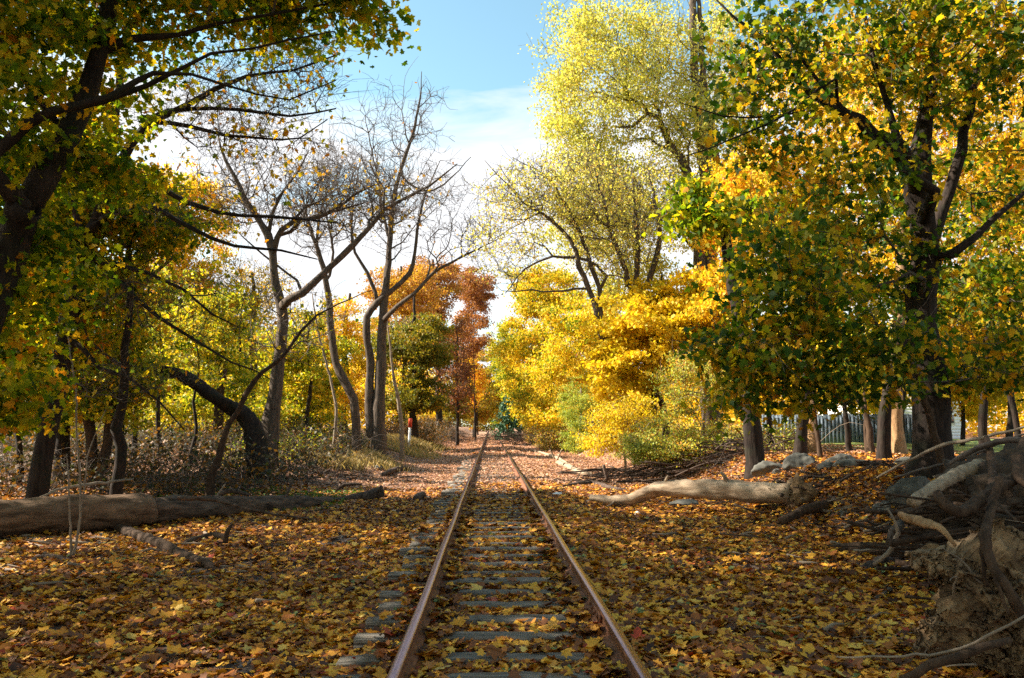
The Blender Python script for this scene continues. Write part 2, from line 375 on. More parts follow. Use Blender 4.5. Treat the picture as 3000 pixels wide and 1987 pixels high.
def blob(px, py, rx, ry, Y, dY, n, hollow=.0):
    """points in an ellipsoid; px sizes at depth Y, dY half-depth in metres"""
    c = P(px, py, Y); a, b = rx*Y/F, ry*Y/F
    k = max(8, n//4); sc = np.array([a, dY, b])
    d = R.normal(size=(k, 3)); d /= np.linalg.norm(d, axis=1)[:, None]; r = (hollow + (1-hollow)*R.random(k))**(1/2.0)
    ctr = d*r[:, None]; sg = R.uniform(.06, .17, k)
    i = R.integers(0, k, n); p = ctr[i] + R.normal(size=(n, 3))*sg[i][:, None]*np.array([1, 1, .85])
    return c + p*sc

# ================================================================== SETTING
def grid(name, x0, x1, y0, y1, nx, ny, mat, zoff=0, fx=None):
    xs = np.linspace(x0, x1, nx); ys = np.linspace(y0, y1, ny)
    if fx: xs = fx(xs); 
    X, Yy = np.meshgrid(xs, ys); Z = H(X, Yy) + zoff
    v = np.stack([X, Yy, Z], -1).reshape(-1, 3)
    i = (np.arange(ny-1)[:, None]*nx + np.arange(nx-1)[None]).ravel()
    q = np.stack([i, i+1, i+nx+1, i+nx], 1)
    return mesh_np(name, v, q.ravel(), [4]*len(q), mat, smooth=True)
def groundmat():
    m, n, l = newmat('leaf_covered_ground'); o = n.new('ShaderNodeOutputMaterial'); p = n.new('ShaderNodeBsdfPrincipled'); p.inputs['Roughness'].default_value = .85
    tc = n.new('ShaderNodeTexCoord')
    v = n.new('ShaderNodeTexVoronoi'); v.inputs['Scale'].default_value = 15; v.inputs['Randomness'].default_value = 1
    nz = n.new('ShaderNodeTexNoise'); nz.inputs['Scale'].default_value = 14; nz.inputs['Detail'].default_value = 6
    big = n.new('ShaderNodeTexNoise'); big.inputs['Scale'].default_value = .55; big.inputs['Detail'].default_value = 5
    mp = n.new('ShaderNodeMix'); mp.data_type = 'RGBA'; mp.inputs[0].default_value = .06
    l.new(tc.outputs['Object'], mp.inputs['A']); l.new(nz.outputs['Color'], mp.inputs['B']); l.new(mp.outputs['Result'], v.inputs['Vector'])
    l.new(tc.outputs['Object'], nz.inputs['Vector']); l.new(tc.outputs['Object'], big.inputs['Vector'])
    s = n.new('ShaderNodeSeparateColor'); l.new(v.outputs['Color'], s.inputs[0])
    r = ramp(n, [(0,(.045,.02,.012)),(.25,(.16,.07,.04)),(.5,(.34,.17,.09)),(.75,(.48,.27,.16)),(1,(.58,.36,.20))]); l.new(s.outputs[0], r.inputs[0])
    soil = ramp(n, [(.3,(.018,.015,.014)),(.7,(.075,.06,.05))]); l.new(nz.outputs['Fac'], soil.inputs[0])
    # near the camera the leaf meshes carry the cover, here only soil and a few brown cells
    sx = n.new('ShaderNodeSeparateXYZ'); l.new(tc.outputs['Object'], sx.inputs[0])
    far = n.new('ShaderNodeMapRange'); far.inputs[1].default_value = 14; far.inputs[2].default_value = 40; far.inputs[3].default_value = .25; far.inputs[4].default_value = 1; l.new(sx.outputs['Y'], far.inputs[0])
    mx = n.new('ShaderNodeMix'); mx.data_type = 'RGBA'; l.new(far.outputs[0], mx.inputs[0]); l.new(soil.outputs[0], mx.inputs['A']); l.new(r.outputs[0], mx.inputs['B'])
    l.new(mx.outputs['Result'], p.inputs['Base Color'])
    b = n.new('ShaderNodeBump'); b.inputs['Strength'].default_value = .8; b.inputs['Distance'].default_value = .05; l.new(v.outputs['Distance'], b.inputs['Height']); l.new(b.outputs[0], p.inputs['Normal'])
    l.new(p.outputs[0], o.inputs[0]); return m
gm = groundmat()
xs_ = lambda t: np.sign(t)*np.abs(t)**2.0*90
link('ground', grid('ground', -1, 1, -40, 420, 260, 1150, gm, 0, xs_), kind='structure')
# lawn beyond the stone row on the right
lawnm = plain('lawn_grass', (.10,.16,.03), .9, noise=(.22,.27,.05), ns=3, bump=.4)
link('lawn', grid('lawn', 12.5, 46, 22.0, 48, 60, 60, lawnm, .03), kind='structure')

# ------------------------------------------------------------------ track
GAU = .7175 + .036
rmesh = {}
def rail(xc, label, side):
    mb = MB(); prof = [(-.068,-.165),(-.068,-.150),(-.012,-.135),(-.009,-.045),(-.037,-.034),(-.037,-.007),(-.030,0),(.030,0),(.037,-.007),(.037,-.034),(.009,-.045),(.012,-.135),(.068,-.150),(.068,-.165)]
    ys = np.concatenate([np.arange(-3, 40, 1.0), np.arange(40, 246, 4.0)])
    v = []; 
    for y in ys:
        dx = .006*math.sin(y*.35 + side) + .004*math.sin(y*1.1)
        dz = .006*math.sin(y*.5 + side*2)
        for (a, b) in prof: v.append((a+dx, y, .17+b+dz))
    k = len(prof); f = []; mi = []
    top = {5, 6, 7}
    for i in range(len(ys)-1):
        for j in range(k):
            q = [i*k+j, i*k+(j+1) % k, (i+1)*k+(j+1) % k, (i+1)*k+j]; f.append(q[::-1]); mi.append(1 if j in top else 0)
    f.append(list(range(k))); mi.append(0)
    me = mesh_np('rail_bar', v, [a for q in f for a in q], [len(q) for q in f], [M['rust'], M['rail_top']], None, mi)
    r = link('rail', None, None, label, 'rail', 'pair of rails', loc=(xc, 0, 0)); link('rail_bar', me, r)
    for yj in ([6.9, 18.8] if side > 0 else [9.6, 21.5]):
        jb = MB()
        for s in (-1, 1):
            jb.box((s*.022, yj, .082), (.022, .62, .078)); 
            for q in (-.22, -.08, .08, .22): jb.box((s*.040, yj+q, .082), (.020, .030, .030), .0)
        link('joint_bar', jb.mesh('joint_bar', M['rust']), r)
    return r
rail(-GAU, 'left rail of the track, rusty steel with a bluish worn top', -1)
rail(GAU, 'right rail of the track, rusty orange side and worn top', 1)
ordn = ['first','second','third','fourth','fifth','sixth','seventh','eighth','ninth','tenth','eleventh','twelfth','thirteenth','fourteenth','fifteenth','sixteenth','seventeenth','eighteenth','nineteenth','twentieth']
ty = []; y = 3.12; 
while y < 41: ty.append(y); y += .545 + R.normal(0, .022)
TIES = []
vis = 0
for i, y in enumerate(ty):
    ln = 2.6 + R.normal(0, .06); ox = R.normal(-.0, .07); wd = .20 + R.normal(0, .012); rot = R.normal(0, .012)
    mb = MB(); nseg = 14
    xs = np.linspace(-ln/2, ln/2, nseg); vv = []; hz = .0 + R.normal(0, .008)
    for j, x in enumerate(xs):
        e = 1 - (.10*R.random() if j in (0, nseg-1) else 0)
        a = wd/2*e + R.normal(0, .004); b = wd/2*e + R.normal(0, .004); t = hz + R.normal(0, .004) - (.012 if j in (0, nseg-1) else 0)
        vv += [(x, -a, -.18), (x, -a, t-.016), (x, -a+.016, t), (x, 0, t-.004*R.random()), (x, b-.016, t), (x, b, t-.016), (x, b, -.18)]
    f = []
    for j in range(nseg-1):
        for q in range(7): f.append([j*7+q, j*7+(q+1) % 7, (j+1)*7+(q+1) % 7, (j+1)*7+q][::-1])
    f.append(list(range(7))); f.append(list(range((nseg-1)*7, nseg*7))[::-1])
    v = np.array(vv); mb.add(v, f)
    if 3.4 < y: vis += 1
    if vis == 0: lb = 'railway sleeper just below the bottom edge of the picture'; g = None
    elif vis <= 20: lb = '%s wooden sleeper up from the bottom edge, weathered grey under both rails' % ordn[vis-1]; g = 'railway sleepers'
    else: lb = 'distant sleeper past the first twenty, mostly buried in leaves'; g = 'railway sleepers'
    r = link('railway_sleeper', None, None, lb, 'sleeper', g or 'railway sleepers', loc=(ox, y, 0)); r.rotation_euler = (0, 0, rot)
    link('timber', mb.mesh('timber', M['sleeper']), r)
    for s in (-1, 1):
        pl = MB(); pl.box((s*GAU-ox, 0, hz+.004), (.27, .16, .014))
        pm = link('tie_plate', pl.mesh('tie_plate', M['rust']), r)
        if i < 26:
            for a, b in ((-.095, .05), (.095, -.05)):
                sp = MB(); sp.tube([(s*GAU-ox+a, b, hz), (s*GAU-ox+a, b, hz+.045), (s*GAU-ox+a*.96, b, hz+.06)], [.014, .014, .021], 6)
                link('spike', sp.mesh('spike', M['rust']), pm)
    TIES.append((ox, y, ln, wd))

# ------------------------------------------------------------------ leaf litter
def litter(n, y0, y1, xmax, size, tpl, pw=1.0, rej=True, tb=0.0, tm_=1.0, mk='litter', fy=None):
    y = y0 + (y1-y0)*R.random(n)**pw
    hw = np.minimum(.80*y + 1.2, xmax); x = (R.random(n)*2-1)*hw
    if fy is not None: k_ = R.random(n) < sm(fy[0], fy[1], y); x, y, n = x[k_], y[k_], int(k_.sum())
    if rej:
        keep = np.ones(n, bool)
        keep &= np.abs(np.abs(x)-GAU) > .05 + .045*R.random(n)
        for ox, ty_, ln, wd in TIES:
            on = (np.abs(y-ty_) < wd*.5+.018) & (x-ox > -ln/2-.02) & (x < .66)
            pr = np.where(x > -.66, .98*(1 - sm(.42, .64, np.abs(x)))*(1 - sm(15, 24, y)), np.clip(1.0 + .35*wob(x, y, 2.2, 6), 0, .97)*(1 - .45*sm(18, 36, y))*np.where(x < -.97, 1, .45))
            keep &= ~(on & (R.random(n) < pr))
        bare = wob(x, y, .9, 5) + .5*wob(x, y, 3.1, 1)
        keep &= ~((bare > .75) & (x < -1.3) & (R.random(n) < .8))
        keep &= ~((bare > .95) & (x > 1.3) & (R.random(n) < .6))
        x, y = x[keep], y[keep]
    z = H(x, y)
    z = np.where((x > .8) & (x < 1.7), np.maximum(z, .0) + .015, z)
    for ox, ty_, ln, wd in TIES:
        on = (np.abs(y-ty_) < wd/2) & (x-ox > -ln/2) & (x-ox < ln/2); z = np.where(on, np.maximum(z, .004), z)
    z = z + .012 + .042*R.random(len(x))
    bm_ = R.random(len(x)) + .10*wob(x, y, 1.1, 7)
    ti = np.clip(np.where(bm_ < .44, R.normal(.22, .12, len(x)), np.where(bm_ < .88, R.normal(.68, .11, len(x)), R.normal(.48, .15, len(x)))), 0, .93)
    odd = R.random(len(x)); ti = np.where(odd < .02, .96, ti); ti = np.where((odd > .02) & (odd < .04), 1.0, ti)
    ti = np.clip(ti*tm_ + tb, 0, 1) - np.clip((y-12)/60, 0, .12)
    sz = size*np.clip(R.lognormal(0, .28, len(x)), .5, 1.7); sz = np.where(R.random(len(x)) < .25, sz*.5, sz)
    return leaves('fallen_leaves', np.stack([x, y, z], 1), sz, M[mk], tpl, .66, ti, 1.6)
link('fallen_leaves', litter(50000, 3.0, 18, 1.6, .076, TM, .9), None, 'maple leaves heaped between and beside the rails', 'leaves', kind='stuff')
link('fallen_leaves', litter(90000, 3.0, 9.5, 60, .074, TM, .8), None, 'carpet of yellow, orange and brown maple leaves around the nearest track', 'leaves', kind='stuff')
link('fallen_leaves', litter(150000, 9.5, 23, 60, .074, TM, .85), None, 'leaf carpet between the two fallen logs, yellow and brown', 'leaves', kind='stuff')
link('fallen_leaves', litter(300000, 15, 45, 15, .066, TQ, .8, True, .06, 1.0, 'dry', (15, 24)), None, 'sunlit russet leaf carpet beyond the fallen logs', 'leaves', kind='stuff')
link('fallen_leaves', litter(110000, 43, 120, 9, .12, TQ, .9, False, .05, 1.0, 'dry'), None, 'distant leaf carpet near the vanishing point of the track', 'leaves', kind='stuff')
h_ = [(-.5,0),(-.2,.20),(.15,.24),(.38,.12),(.55,0)]
TO = (np.array([(a, b, -.25*b-.5*a*a) for a, b in h_] + [(a, -b, -.25*b-.5*a*a) for a, b in h_[::-1]][1:-1]), [[0,1,2,3,4],[4,5,6,7,0]])
link('fallen_leaves', litter(60000, 3.0, 20, 60, .062, TO, .85, True, -.06, .62), None, 'small brown curled leaves and crumbs mixed into the near leaf carpet', 'leaves', kind='stuff')
# rails must stay clear far away too: lift handled by rejection near; ballast stones
n = 16000; y = 3 + 17*R.random(n)**.8; x = (R.random(n)*2-1)*np.minimum(.8*y+1, 9)
k = (wob(x, y, .9, 5) + .5*wob(x, y, 3.1, 1) > .35) | (R.random(n) < .15); x, y = x[k], y[k]
o8 = np.array([(1,0,0),(-1,0,0),(0,1,0),(0,-1,0),(0,0,1),(0,0,-1)])*.5; f8 = [(0,2,4),(2,1,4),(1,3,4),(3,0,4),(2,0,5),(1,2,5),(3,1,5),(0,3,5)]
V = np.stack([x, y, H(x, y)+.005], 1)[:, None] + (o8[None]*R.uniform(.6, 1.3, (len(x), 6, 1)))*R.uniform(.025, .06, (len(x), 1, 1))
lp = (np.arange(len(x))[:, None]*6 + np.array(f8).ravel()[None]).ravel()
link('gravel', mesh_np('gravel', V.reshape(-1, 3), lp, [3]*(8*len(x)), M['gravel']), None, 'dark ballast stones showing between the leaves', 'gravel', kind='stuff')

# ================================================================== NEAR LEFT
# leaning maple whose trunk enters from the left edge
B = np.vstack
pl = [ground_root(poly([(-330,1650,130),(-190,1300,120),(-85,1000,118),(0,800,110),(65,640,92),(135,510,82),(200,400,68),(258,270,60),(290,150,50),(325,-40,42),(345,-330,30)], 9.0)),
      poly([(62,700,70),(72,612,92),(74,606,86)], 8.8),
      poly([(-140,560,62),(-40,480,44),(30,410,36),(80,365,32),(150,330,28),(230,312,26),(320,285,22),(400,232,18),(450,215,15),(560,222,10),(650,245,8),(750,280,6),(850,292,5),(985,235,3)], 8.4),
      poly([(150,330,26),(300,300,22),(430,250,16),(520,212,13),(620,160,10),(740,145,8),(850,125,6),(980,92,4)], 8.6),
      poly([(290,170,30),(380,120,24),(520,105,16),(640,70,12),(800,40,9),(960,10,7),(1100,-10,4)], 9.2),
      poly([(270,150,28),(190,60,22),(120,-60,16),(60,-180,10)], 9.0),
      poly([(180,330,20),(90,250,18),(30,150,14),(-40,60,10)], 8.8)]
pl = pl[:1] + pl[1:]
at = B([blob(150,130,330,190,9.2,2.2,260,.2), blob(500,-20,360,120,9.5,2.2,170), blob(150,420,260,140,9.4,1.8,130), blob(800,-70,320,100,9.5,2.0,120), blob(1030,30,130,60,9.5,1.0,50), blob(60,760,150,240,9.6,1.2,110), blob(40,1120,120,150,10,1.2,60)])
build_tree('maple_tree', 'big dark leaning maple at the left edge with a broken stub on its trunk', 'tree', pl, at, M['bark_dark'], M['twig'], M['nearleft'], 18000, .098, .28, TM, .45, gap=.5, bf=.25, tip=.005, tintmu=.52, tintsd=.26, sides=16)
# dead-limbed tree: trunk up from (105,1450), long bare sweeping limbs over the sky
pl = [ground_root(poly([(112,1455,58),(120,1360,56),(150,1200,54),(182,1050,52),(205,930,50),(232,830,54),(262,700,48),(290,610,42),(312,540,38),(330,400,30),(345,260,24),(370,60,18)], 16.25)),
      poly([(262,700,26),(330,520,30),(390,420,26),(440,360,22),(540,308,18),(630,262,15),(720,225,12),(860,205,8),(990,160,4)], 15.34),
      poly([(390,400,20),(440,345,18),(560,318,14),(700,325,11),(850,340,8),(985,318,4)], 15.60),
      poly([(370,430,18),(440,362,16),(560,370,13),(660,398,11),(760,406,8),(880,400,5),(960,350,3)], 15.60),
      poly([(330,500,22),(380,500,20),(460,545,17),(550,595,15),(640,622,13),(780,635,10),(900,642,7),(1000,655,4)], 15.08),
      poly([(250,740,24),(215,560,20),(280,515,20),(350,545,18),(430,590,16),(520,645,14),(620,700,12),(690,722,10),(820,735,7),(930,760,4)], 15.34),
      poly([(262,820,20),(310,800,16),(400,880,13),(470,930,11),(560,990,9),(680,1060,6),(790,1110,3)], 15.60),
      poly([(255,780,18),(330,770,14),(440,800,11),(540,850,9),(620,920,6),(700,960,3)], 15.86),
      poly([(200,960,18),(290,1080,12),(380,1110,9),(470,1180,6),(540,1260,3)], 15.99)]
at = B([blobu(760,250,260,110,15.60,1.2,504), blobu(620,340,250,80,15.60,1.2,315), blobu(760,420,240,60,15.60,1.0,231), blobu(870,150,150,90,15.60,1.0,210), blobu(600,620,300,60,15.60,1,231), blobu(560,900,280,110,15.86,1,315), blobu(380,1120,200,70,15.99,.8,126)])
build_tree('bare_limbed_tree', 'dark trunk near the left edge, its long bare limbs sweeping across the sky', 'tree', pl, at, M['bark_dark'], M['twig'], M['nearleft'], 1100, .10, .42, TM, .4, bf=.12, tip=.005, tintmu=.75, tintsd=.2, twigs=1600)
# its leafy neighbours filling the left border
def quick(px, py0, Y, wpx, top, lean, name, label, cat, blobs, bark, leafm, nl, ls, group=None, tpl=TQ, spread=.4, up=.5, tintmu=.5, tintsd=.25, tip=.006, twigs=0, bf=.3, twig=None, extra=(), gap=.45, wig=.03, upb=0.0, uni=False):
    g = G(px, py0) if Y is None else P(px, py0, Y); Y = g[1]
    pts = [(px, py0, wpx)]
    for k in range(1, 6):
        t = k/5; pts.append((px + lean*t**1.3 + R.normal(0, wpx*.18), py0 + (top-py0)*t, wpx*(1-.72*t)))
    pls = [ground_root(poly(pts, Y))] + [poly(e, Y) for e in extra]
    at = B([(blobu if uni else blob)(b[0], b[1], b[2], b[3], Y + (b[6] if len(b) > 6 else 0), b[4], int(b[5]*1.5)) for b in blobs]); nl = int(nl*1.2); ls = ls*.80; spread = spread*.85
    return build_tree(name, label, cat, pls, at, bark, twig or M['twig'], leafm, nl, ls, spread, tpl, up, bf=bf, tip=tip, tintmu=tintmu, tintsd=tintsd, group=group, twigs=twigs, gap=gap, wig=wig, upb=upb)
quick(345,1425,17.0,32,560,60,'maple_tree','slim dark maple stem right of the leaning trunks at left, with green and yellow leaves','tree',
      [(330,620,240,210,1.8,260),(180,900,230,170,1.8,140)], M['bark_dark'], M['nearleft'], 15000, .13, tpl=TM, spread=.33, tintmu=.55)
quick(270,1415,None,34,700,-20,'multi_stem_tree','clump of three brown stems growing together behind the long left log','tree',
      [(250,1000,240,190,1.6,160)], M['bark_brown'], M['nearleft'], 9000, .12, tpl=TM, tintmu=.6,
      extra=[[(285,1405,27),(320,1250,24),(345,1100,21),(352,950,18),(385,820,14),(420,700,9)],[(300,1405,20),(335,1240,17),(362,1100,15),(395,940,13),(430,800,12),(440,650,8)],[(352,960,22),(300,880,18),(250,800,12)],[(360,920,18),(430,820,14),(520,740,9)]])
quick(-60,1440,20,36,400,30,'maple_tree','dark green-yellow maple at the left border behind the broken stub','tree',
      [(40,700,240,260,2,200),(60,1060,230,190,2,160),(240,520,200,170,2,120)], M['bark_dark'], M['nearleft'], 19000, .15, tpl=TM, spread=.4, tintmu=.55)
quick(180,1400,24,40,500,10,'maple_tree','leafy maple filling the gap between the leaning trunk and the three brown stems','tree',
      [(170,1000,200,230,2,200),(330,1130,160,130,2,110)], M['bark_dark'], M['yelgreen'], 15000, .16, tpl=TM, spread=.4, tintmu=.6)
# off-frame trees of the same wood, left of and behind the camera: they throw the foreground shade
def wood_tree(x, y, h, r, label, nl=12000, matk='nearleft', ls=.17, group=None, bark='bark_dark', low=.32, cat='tree', name='maple_tree', tintmu=.5, trad=None, na=220):
    z = float(H(x, y)); tr = trad or h*.016
    tk = np.array([(x, y, z-.3, tr*1.5), (x, y, z+.1, tr*1.25), (x+R.normal(0,.1), y, z+h*.15, tr), (x+R.normal(0,.25), y+R.normal(0,.2), z+h*.4, tr*.75), (x+R.normal(0,.4), y+R.normal(0,.3), z+h*.7, tr*.4), (x, y, z+h*.93, tr*.12)])
    d = R.normal(size=(na, 3)); d /= np.linalg.norm(d, axis=1)[:, None]; q = (.15+.85*R.random(na))**(1/2.6)
    bump = 1 + .16*np.sin(3*np.arctan2(d[:,1], d[:,0]) + x) * np.cos(2.5*d[:,2]+y)
    hh = h*(1-low)/2; c = np.array([x, y, z+h*low+hh]); at = c + d*(q*bump)[:, None]*np.array([r, r, hh])
    return build_tree(name, label, cat, [tk], at, M[bark], M['twig'], M[matk], nl, ls, r*.13+.12, TQ, .45, bf=.35, tip=.01, tintmu=tintmu, group=group, twigs=0, sides=10)
wood_tree(-9.0, 4.2, 18, 4.6, 'tall maple beyond the left edge whose crown hangs into the upper left corner', 15000)
wood_tree(-15, 11.0, 24, 5.4, 'tall maple farther left, behind the leaning trunks at the left edge', 19000)
wood_tree(-12.8, 7.2, 15, 3.8, 'maple close to the left edge, level with the diagonal broken branch', 9500)
wood_tree(-10.5, 0.5, 14, 3.8, 'maple just left of the camera, outside the picture', 13000)
wood_tree(-11, -3.5, 15, 5.0, 'large maple left of the camera, outside the picture', 11000)
wood_tree(-18, 4.5, 25, 5.5, 'largest maple in the row left of the camera, outside the picture', 11000)
wood_tree(-15, 16.8, 22, 4.9, 'maple beyond the left edge, level with the far side of the log', 17000)
wood_tree(-21, 13.5, 16, 4.5, 'maple deep in the left wood behind the leaning trunks', 9000)
for (x, y, h, r, lb) in ((5.5,-5,14,4.6,'maple behind the camera on the right of the track, outside the picture'),(-5.5,-8.5,15,4.8,'maple behind the camera on the left of the track, outside the picture'),
    (9.5,-1,15,4.8,'tall maple to the right of the camera, outside the picture'),(4.5,-13,15,5,'farther maple behind the camera right of the track, outside the picture'),(-3.5,-17,16,5,'farthest maple behind the camera, outside the picture'),(12,6.5,15,4.4,'maple beyond the right edge behind the uprooted stump')):
    wood_tree(x, y, h, r, lb, 10000, 'green', .2, tintmu=.6)
# small twin sapling in front of the log
r = link('sapling', None, None, 'thin bare twin-stemmed sapling standing in front of the long left log', 'sapling', loc=tuple(G(210,1638)))
mb = MB(); o_ = G(210,1638)
Ys = o_[1]
for pts in ([(210,1642,15),(207,1600,8),(205,1500,6),(200,1400,5),(196,1330,2)],[(208,1640,12),(225,1590,8),(235,1500,7),(233,1380,6),(225,1270,6),(222,1150,5),(205,1030,4),(190,900,2)],[(235,1500,5),(250,1400,4),(262,1320,4),(310,1200,2)]):
    p = dens(poly(pts, Ys), .08, .004); mb.tube(p[:, :3]-o_, p[:, 3], 6)
link('stem', mb.mesh('stem', M['twig_pale'], True), r)

# ================================================================== MID LEFT
GL = 26.0
pl = [ground_root(poly([(788,1312,52),(795,1230,46),(812,1100,38),(826,980,34),(825,900,33),(806,830,24),(800,745,22),(786,690,22),(770,660,18),(720,590,15),(690,520,12),(660,470,9),(640,400,5)], GL)),
      poly([(826,905,26),(850,875,27),(885,860,24),(925,825,22),(970,780,20),(1030,720,18),(1080,670,14),(1125,615,12),(1180,585,9),(1260,545,7),(1340,480,3)], GL-.5),
      poly([(808,740,18),(812,700,18),(825,672,16),(865,650,15),(910,642,13),(980,615,11),(1040,570,8),(1100,540,4)], GL),
      poly([(800,745,16),(815,690,14),(850,680,12),(880,648,11),(940,628,9),(1010,612,7),(1080,590,3)], GL+.4),
      poly([(786,690,12),(800,620,10),(830,560,8),(870,505,6),(905,440,3)], GL),
      poly([(900,850,12),(870,820,8),(810,775,6),(740,720,5),(690,670,2)], GL+.3)]
at = B([blobu(850,560,210,130,GL,1.8,315), blobu(1000,590,220,120,GL,1.8,399), blobu(1150,560,190,110,GL,1.8,252), blobu(680,560,110,160,GL,1.5,189), blobu(860,950,150,140,GL,1.2,147)])
build_tree('bare_tree', 'bare forked viny tree with a thick limb leaning right, behind the leaning broken trunk', 'tree', pl, at, M['bark_grey'], M['twig'], M['orange'], 500, .13, .3, TM, .4, bf=.2, tip=.009, twigs=2400, tintmu=.2, upb=.5)
pl = [ground_root(poly([(1045,1325,26),(1042,1240,24),(1036,1170,24),(1012,1120,24),(985,1060,22),(972,990,22),(965,900,20),(955,820,18),(940,760,14),(920,700,11),(900,640,8),(885,560,4)], 31)),
      poly([(965,880,12),(950,790,12),(930,740,9),(935,640,7),(960,560,3)], 31), poly([(958,830,10),(975,740,8),(960,650,6),(930,540,3)], 31.3)]
at = B([blobu(930,600,110,180,31,1.5,357), blobu(1010,560,100,160,31,1.5,231)])
build_tree('bare_tree', 'slender bare tree with an S-curved grey trunk, left of the twin bare tree', 'tree', pl, at, M['bark_grey'], M['twig'], M['orange'], 60, .12, .3, TM, .4, bf=.25, tip=.010, twigs=1100, upb=.5)
pl = [ground_root(poly([(1108,1285,46),(1110,1200,40),(1115,1100,32),(1118,1000,26),(1122,920,24),(1125,880,22),(1135,800,19),(1142,700,17),(1150,600,15),(1165,530,12),(1190,450,10),(1215,370,8),(1230,290,5),(1235,210,2)], 34)),
      poly([(1085,1290,30),(1082,1180,26),(1085,1060,22),(1072,980,21),(1075,930,20),(1105,885,22),(1150,850,17),(1200,800,15),(1215,740,10),(1228,640,8),(1250,560,5),(1290,470,2)], 34),
      poly([(1122,940,15),(1160,900,13),(1215,860,11),(1270,800,10),(1320,770,8),(1390,735,5),(1460,700,2)], 33.6),
      poly([(1110,880,12),(1075,800,11),(1040,740,9),(1030,660,7),(1040,560,5),(1060,450,2)], 34),
      poly([(1142,700,10),(1120,620,8),(1105,520,6),(1085,420,4),(1070,340,2)], 34),
      poly([(1170,515,8),(1240,560,7),(1300,540,5),(1380,460,2)], 34)]
at = B([blobu(1160,540,220,240,34,2.4,520), blobu(1270,640,180,170,34,2,340), blobu(1180,330,150,130,34,1.8,190), blobu(1380,690,120,90,34,1.5,130), blobu(1060,470,150,180,34,1.8,240)])
build_tree('bare_tree', 'twin-stemmed bare tree, the tallest against the white cloud left of the track', 'tree', pl, at, M['bark_grey'], M['twig'], M['orange'], 30, .12, .3, TM, .4, bf=.22, tip=.010, twigs=1500, upb=.6)
for k, (pts, Yv, lb, mt) in enumerate([
     ([(1178,1265,14),(1168,1180,10),(1150,1080,8),(1140,980,5),(1130,900,3)], 38, 'thin pale sapling between the twin bare tree and the striped marker post', 'twig_pale'),
     ([(975,1320,12),(985,1200,8),(960,1080,7),(930,960,5),(915,860,3)], 30, 'thin pale sapling just left of the S-curved bare tree', 'twig_pale'),
     ([(618,1408,22),(650,1310,18),(672,1240,16),(688,1225,14),(720,1160,16),(765,1095,13),(815,1055,12),(860,1000,9),(905,945,7),(960,905,5),(1090,850,2)], 20, 'arching sapling crossing in front of the leaning broken trunk', 'bark_brown')]):
    p = ground_root(poly(pts, Yv)); a = blob(pts[-2][0], pts[-2][1], 70, 70, Yv, .6, 26)
    build_tree('sapling', lb, 'sapling', [p], a, M[mt], M[mt] if k < 2 else M['twig'], M['yelgreen'], 40, .09, .2, TM, bf=.2, tip=.006, twigs=60, step=.25)
for k, (pts, Yv, lb, n_, tm) in enumerate([
     ([(392,1330,16),(398,1200,14),(388,1060,12),(402,900,9),(398,760,5)], 27, 'thin dark stem right of the three brown stems in the left wood', 30, .6),
     ([(470,1310,14),(462,1200,12),(475,1080,10),(468,960,7),(480,840,4)], 29, 'thin dark stem halfway between the brown stems and the leaning broken trunk', 30, .6),
     ([(560,1330,12),(575,1250,10),(568,1180,8),(582,1080,5),(575,1000,3)], 27, 'wispy stem a little left of the arching sapling', 24, .7),
     ([(60,1380,18),(48,1200,16),(58,1040,13),(40,900,9),(52,760,6)], 23, 'slim dark stem at the far left border of the wood', 30, .5),
     ([(345,1350,12),(360,1260,10),(352,1150,8),(372,1040,5),(366,960,3)], 24, 'wispy dark stem close beside the three brown stems', 24, .6),
     ([(905,1310,14),(898,1220,12),(912,1120,9),(900,1020,6),(908,930,3)], 38, 'slim stem between the forked bare tree and the S-curved one', 26, .7),
     ([(700,1270,14),(690,1150,11),(705,1040,8),(694,930,4)], 36, 'slim stem behind the reddish stump of the broken trunk', 26, .6)]):
    p = ground_root(poly(pts, Yv)); a = B([blob(pts[-1][0], pts[-1][1], 70, 90, Yv, .8, n_), blob(pts[-2][0], pts[-2][1], 60, 60, Yv, .8, n_//2)])
    build_tree('sapling', lb, 'sapling', [p], a, M['bark_dark'], M['twig'], M['yelgreen'], 700, .12, .3, TM, bf=.2, tip=.007, twigs=160, step=.3, tintmu=tm)
# leaning broken trunk
def fallen(name, label, cat, pts, Yv, mat, sides=18, noise=.05, ends=None, wig=.01, step=.15, lift=True, extra=None, group=None, endr=.6):
    p = dens(poly(pts, Yv), step, wig)
    o0 = p[0, :3].copy(); root = link(name, None, None, label, cat, group, loc=tuple(o0))
    mb = MB(); mb.tube(p[:, :3]-o0, p[:, 3], sides, True, noise, seed=len(p)); link('trunk', mb.mesh('trunk', M[mat], True), root)
    if ends:
        for e, s in ends:
            c = p[e, :3]-o0; d = p[e, :3]-p[e+(1 if e == 0 else -1), :3]; d /= np.linalg.norm(d); rr = p[e, 3]; eb = MB()
            for k in range(26):
                a = R.normal(size=3); a -= a.dot(d)*d; a /= np.linalg.norm(a); q = c + a*rr*math.sqrt(R.random())*.85
                eb.tube([q - d*.12, q + d*rr*s*R.uniform(.2, 1)], [rr*.16, rr*.02], 4, True)
            link('splintered_end', eb.mesh('splintered_end', M['wood']), root)
    if extra:
        for ex in extra:
            q = dens(poly(ex, Yv), .1, .008); eb = MB(); eb.tube(q[:, :3]-o0, q[:, 3], 8, True, .06); link('branch', eb.mesh('branch', M[mat], True), root)
    return root
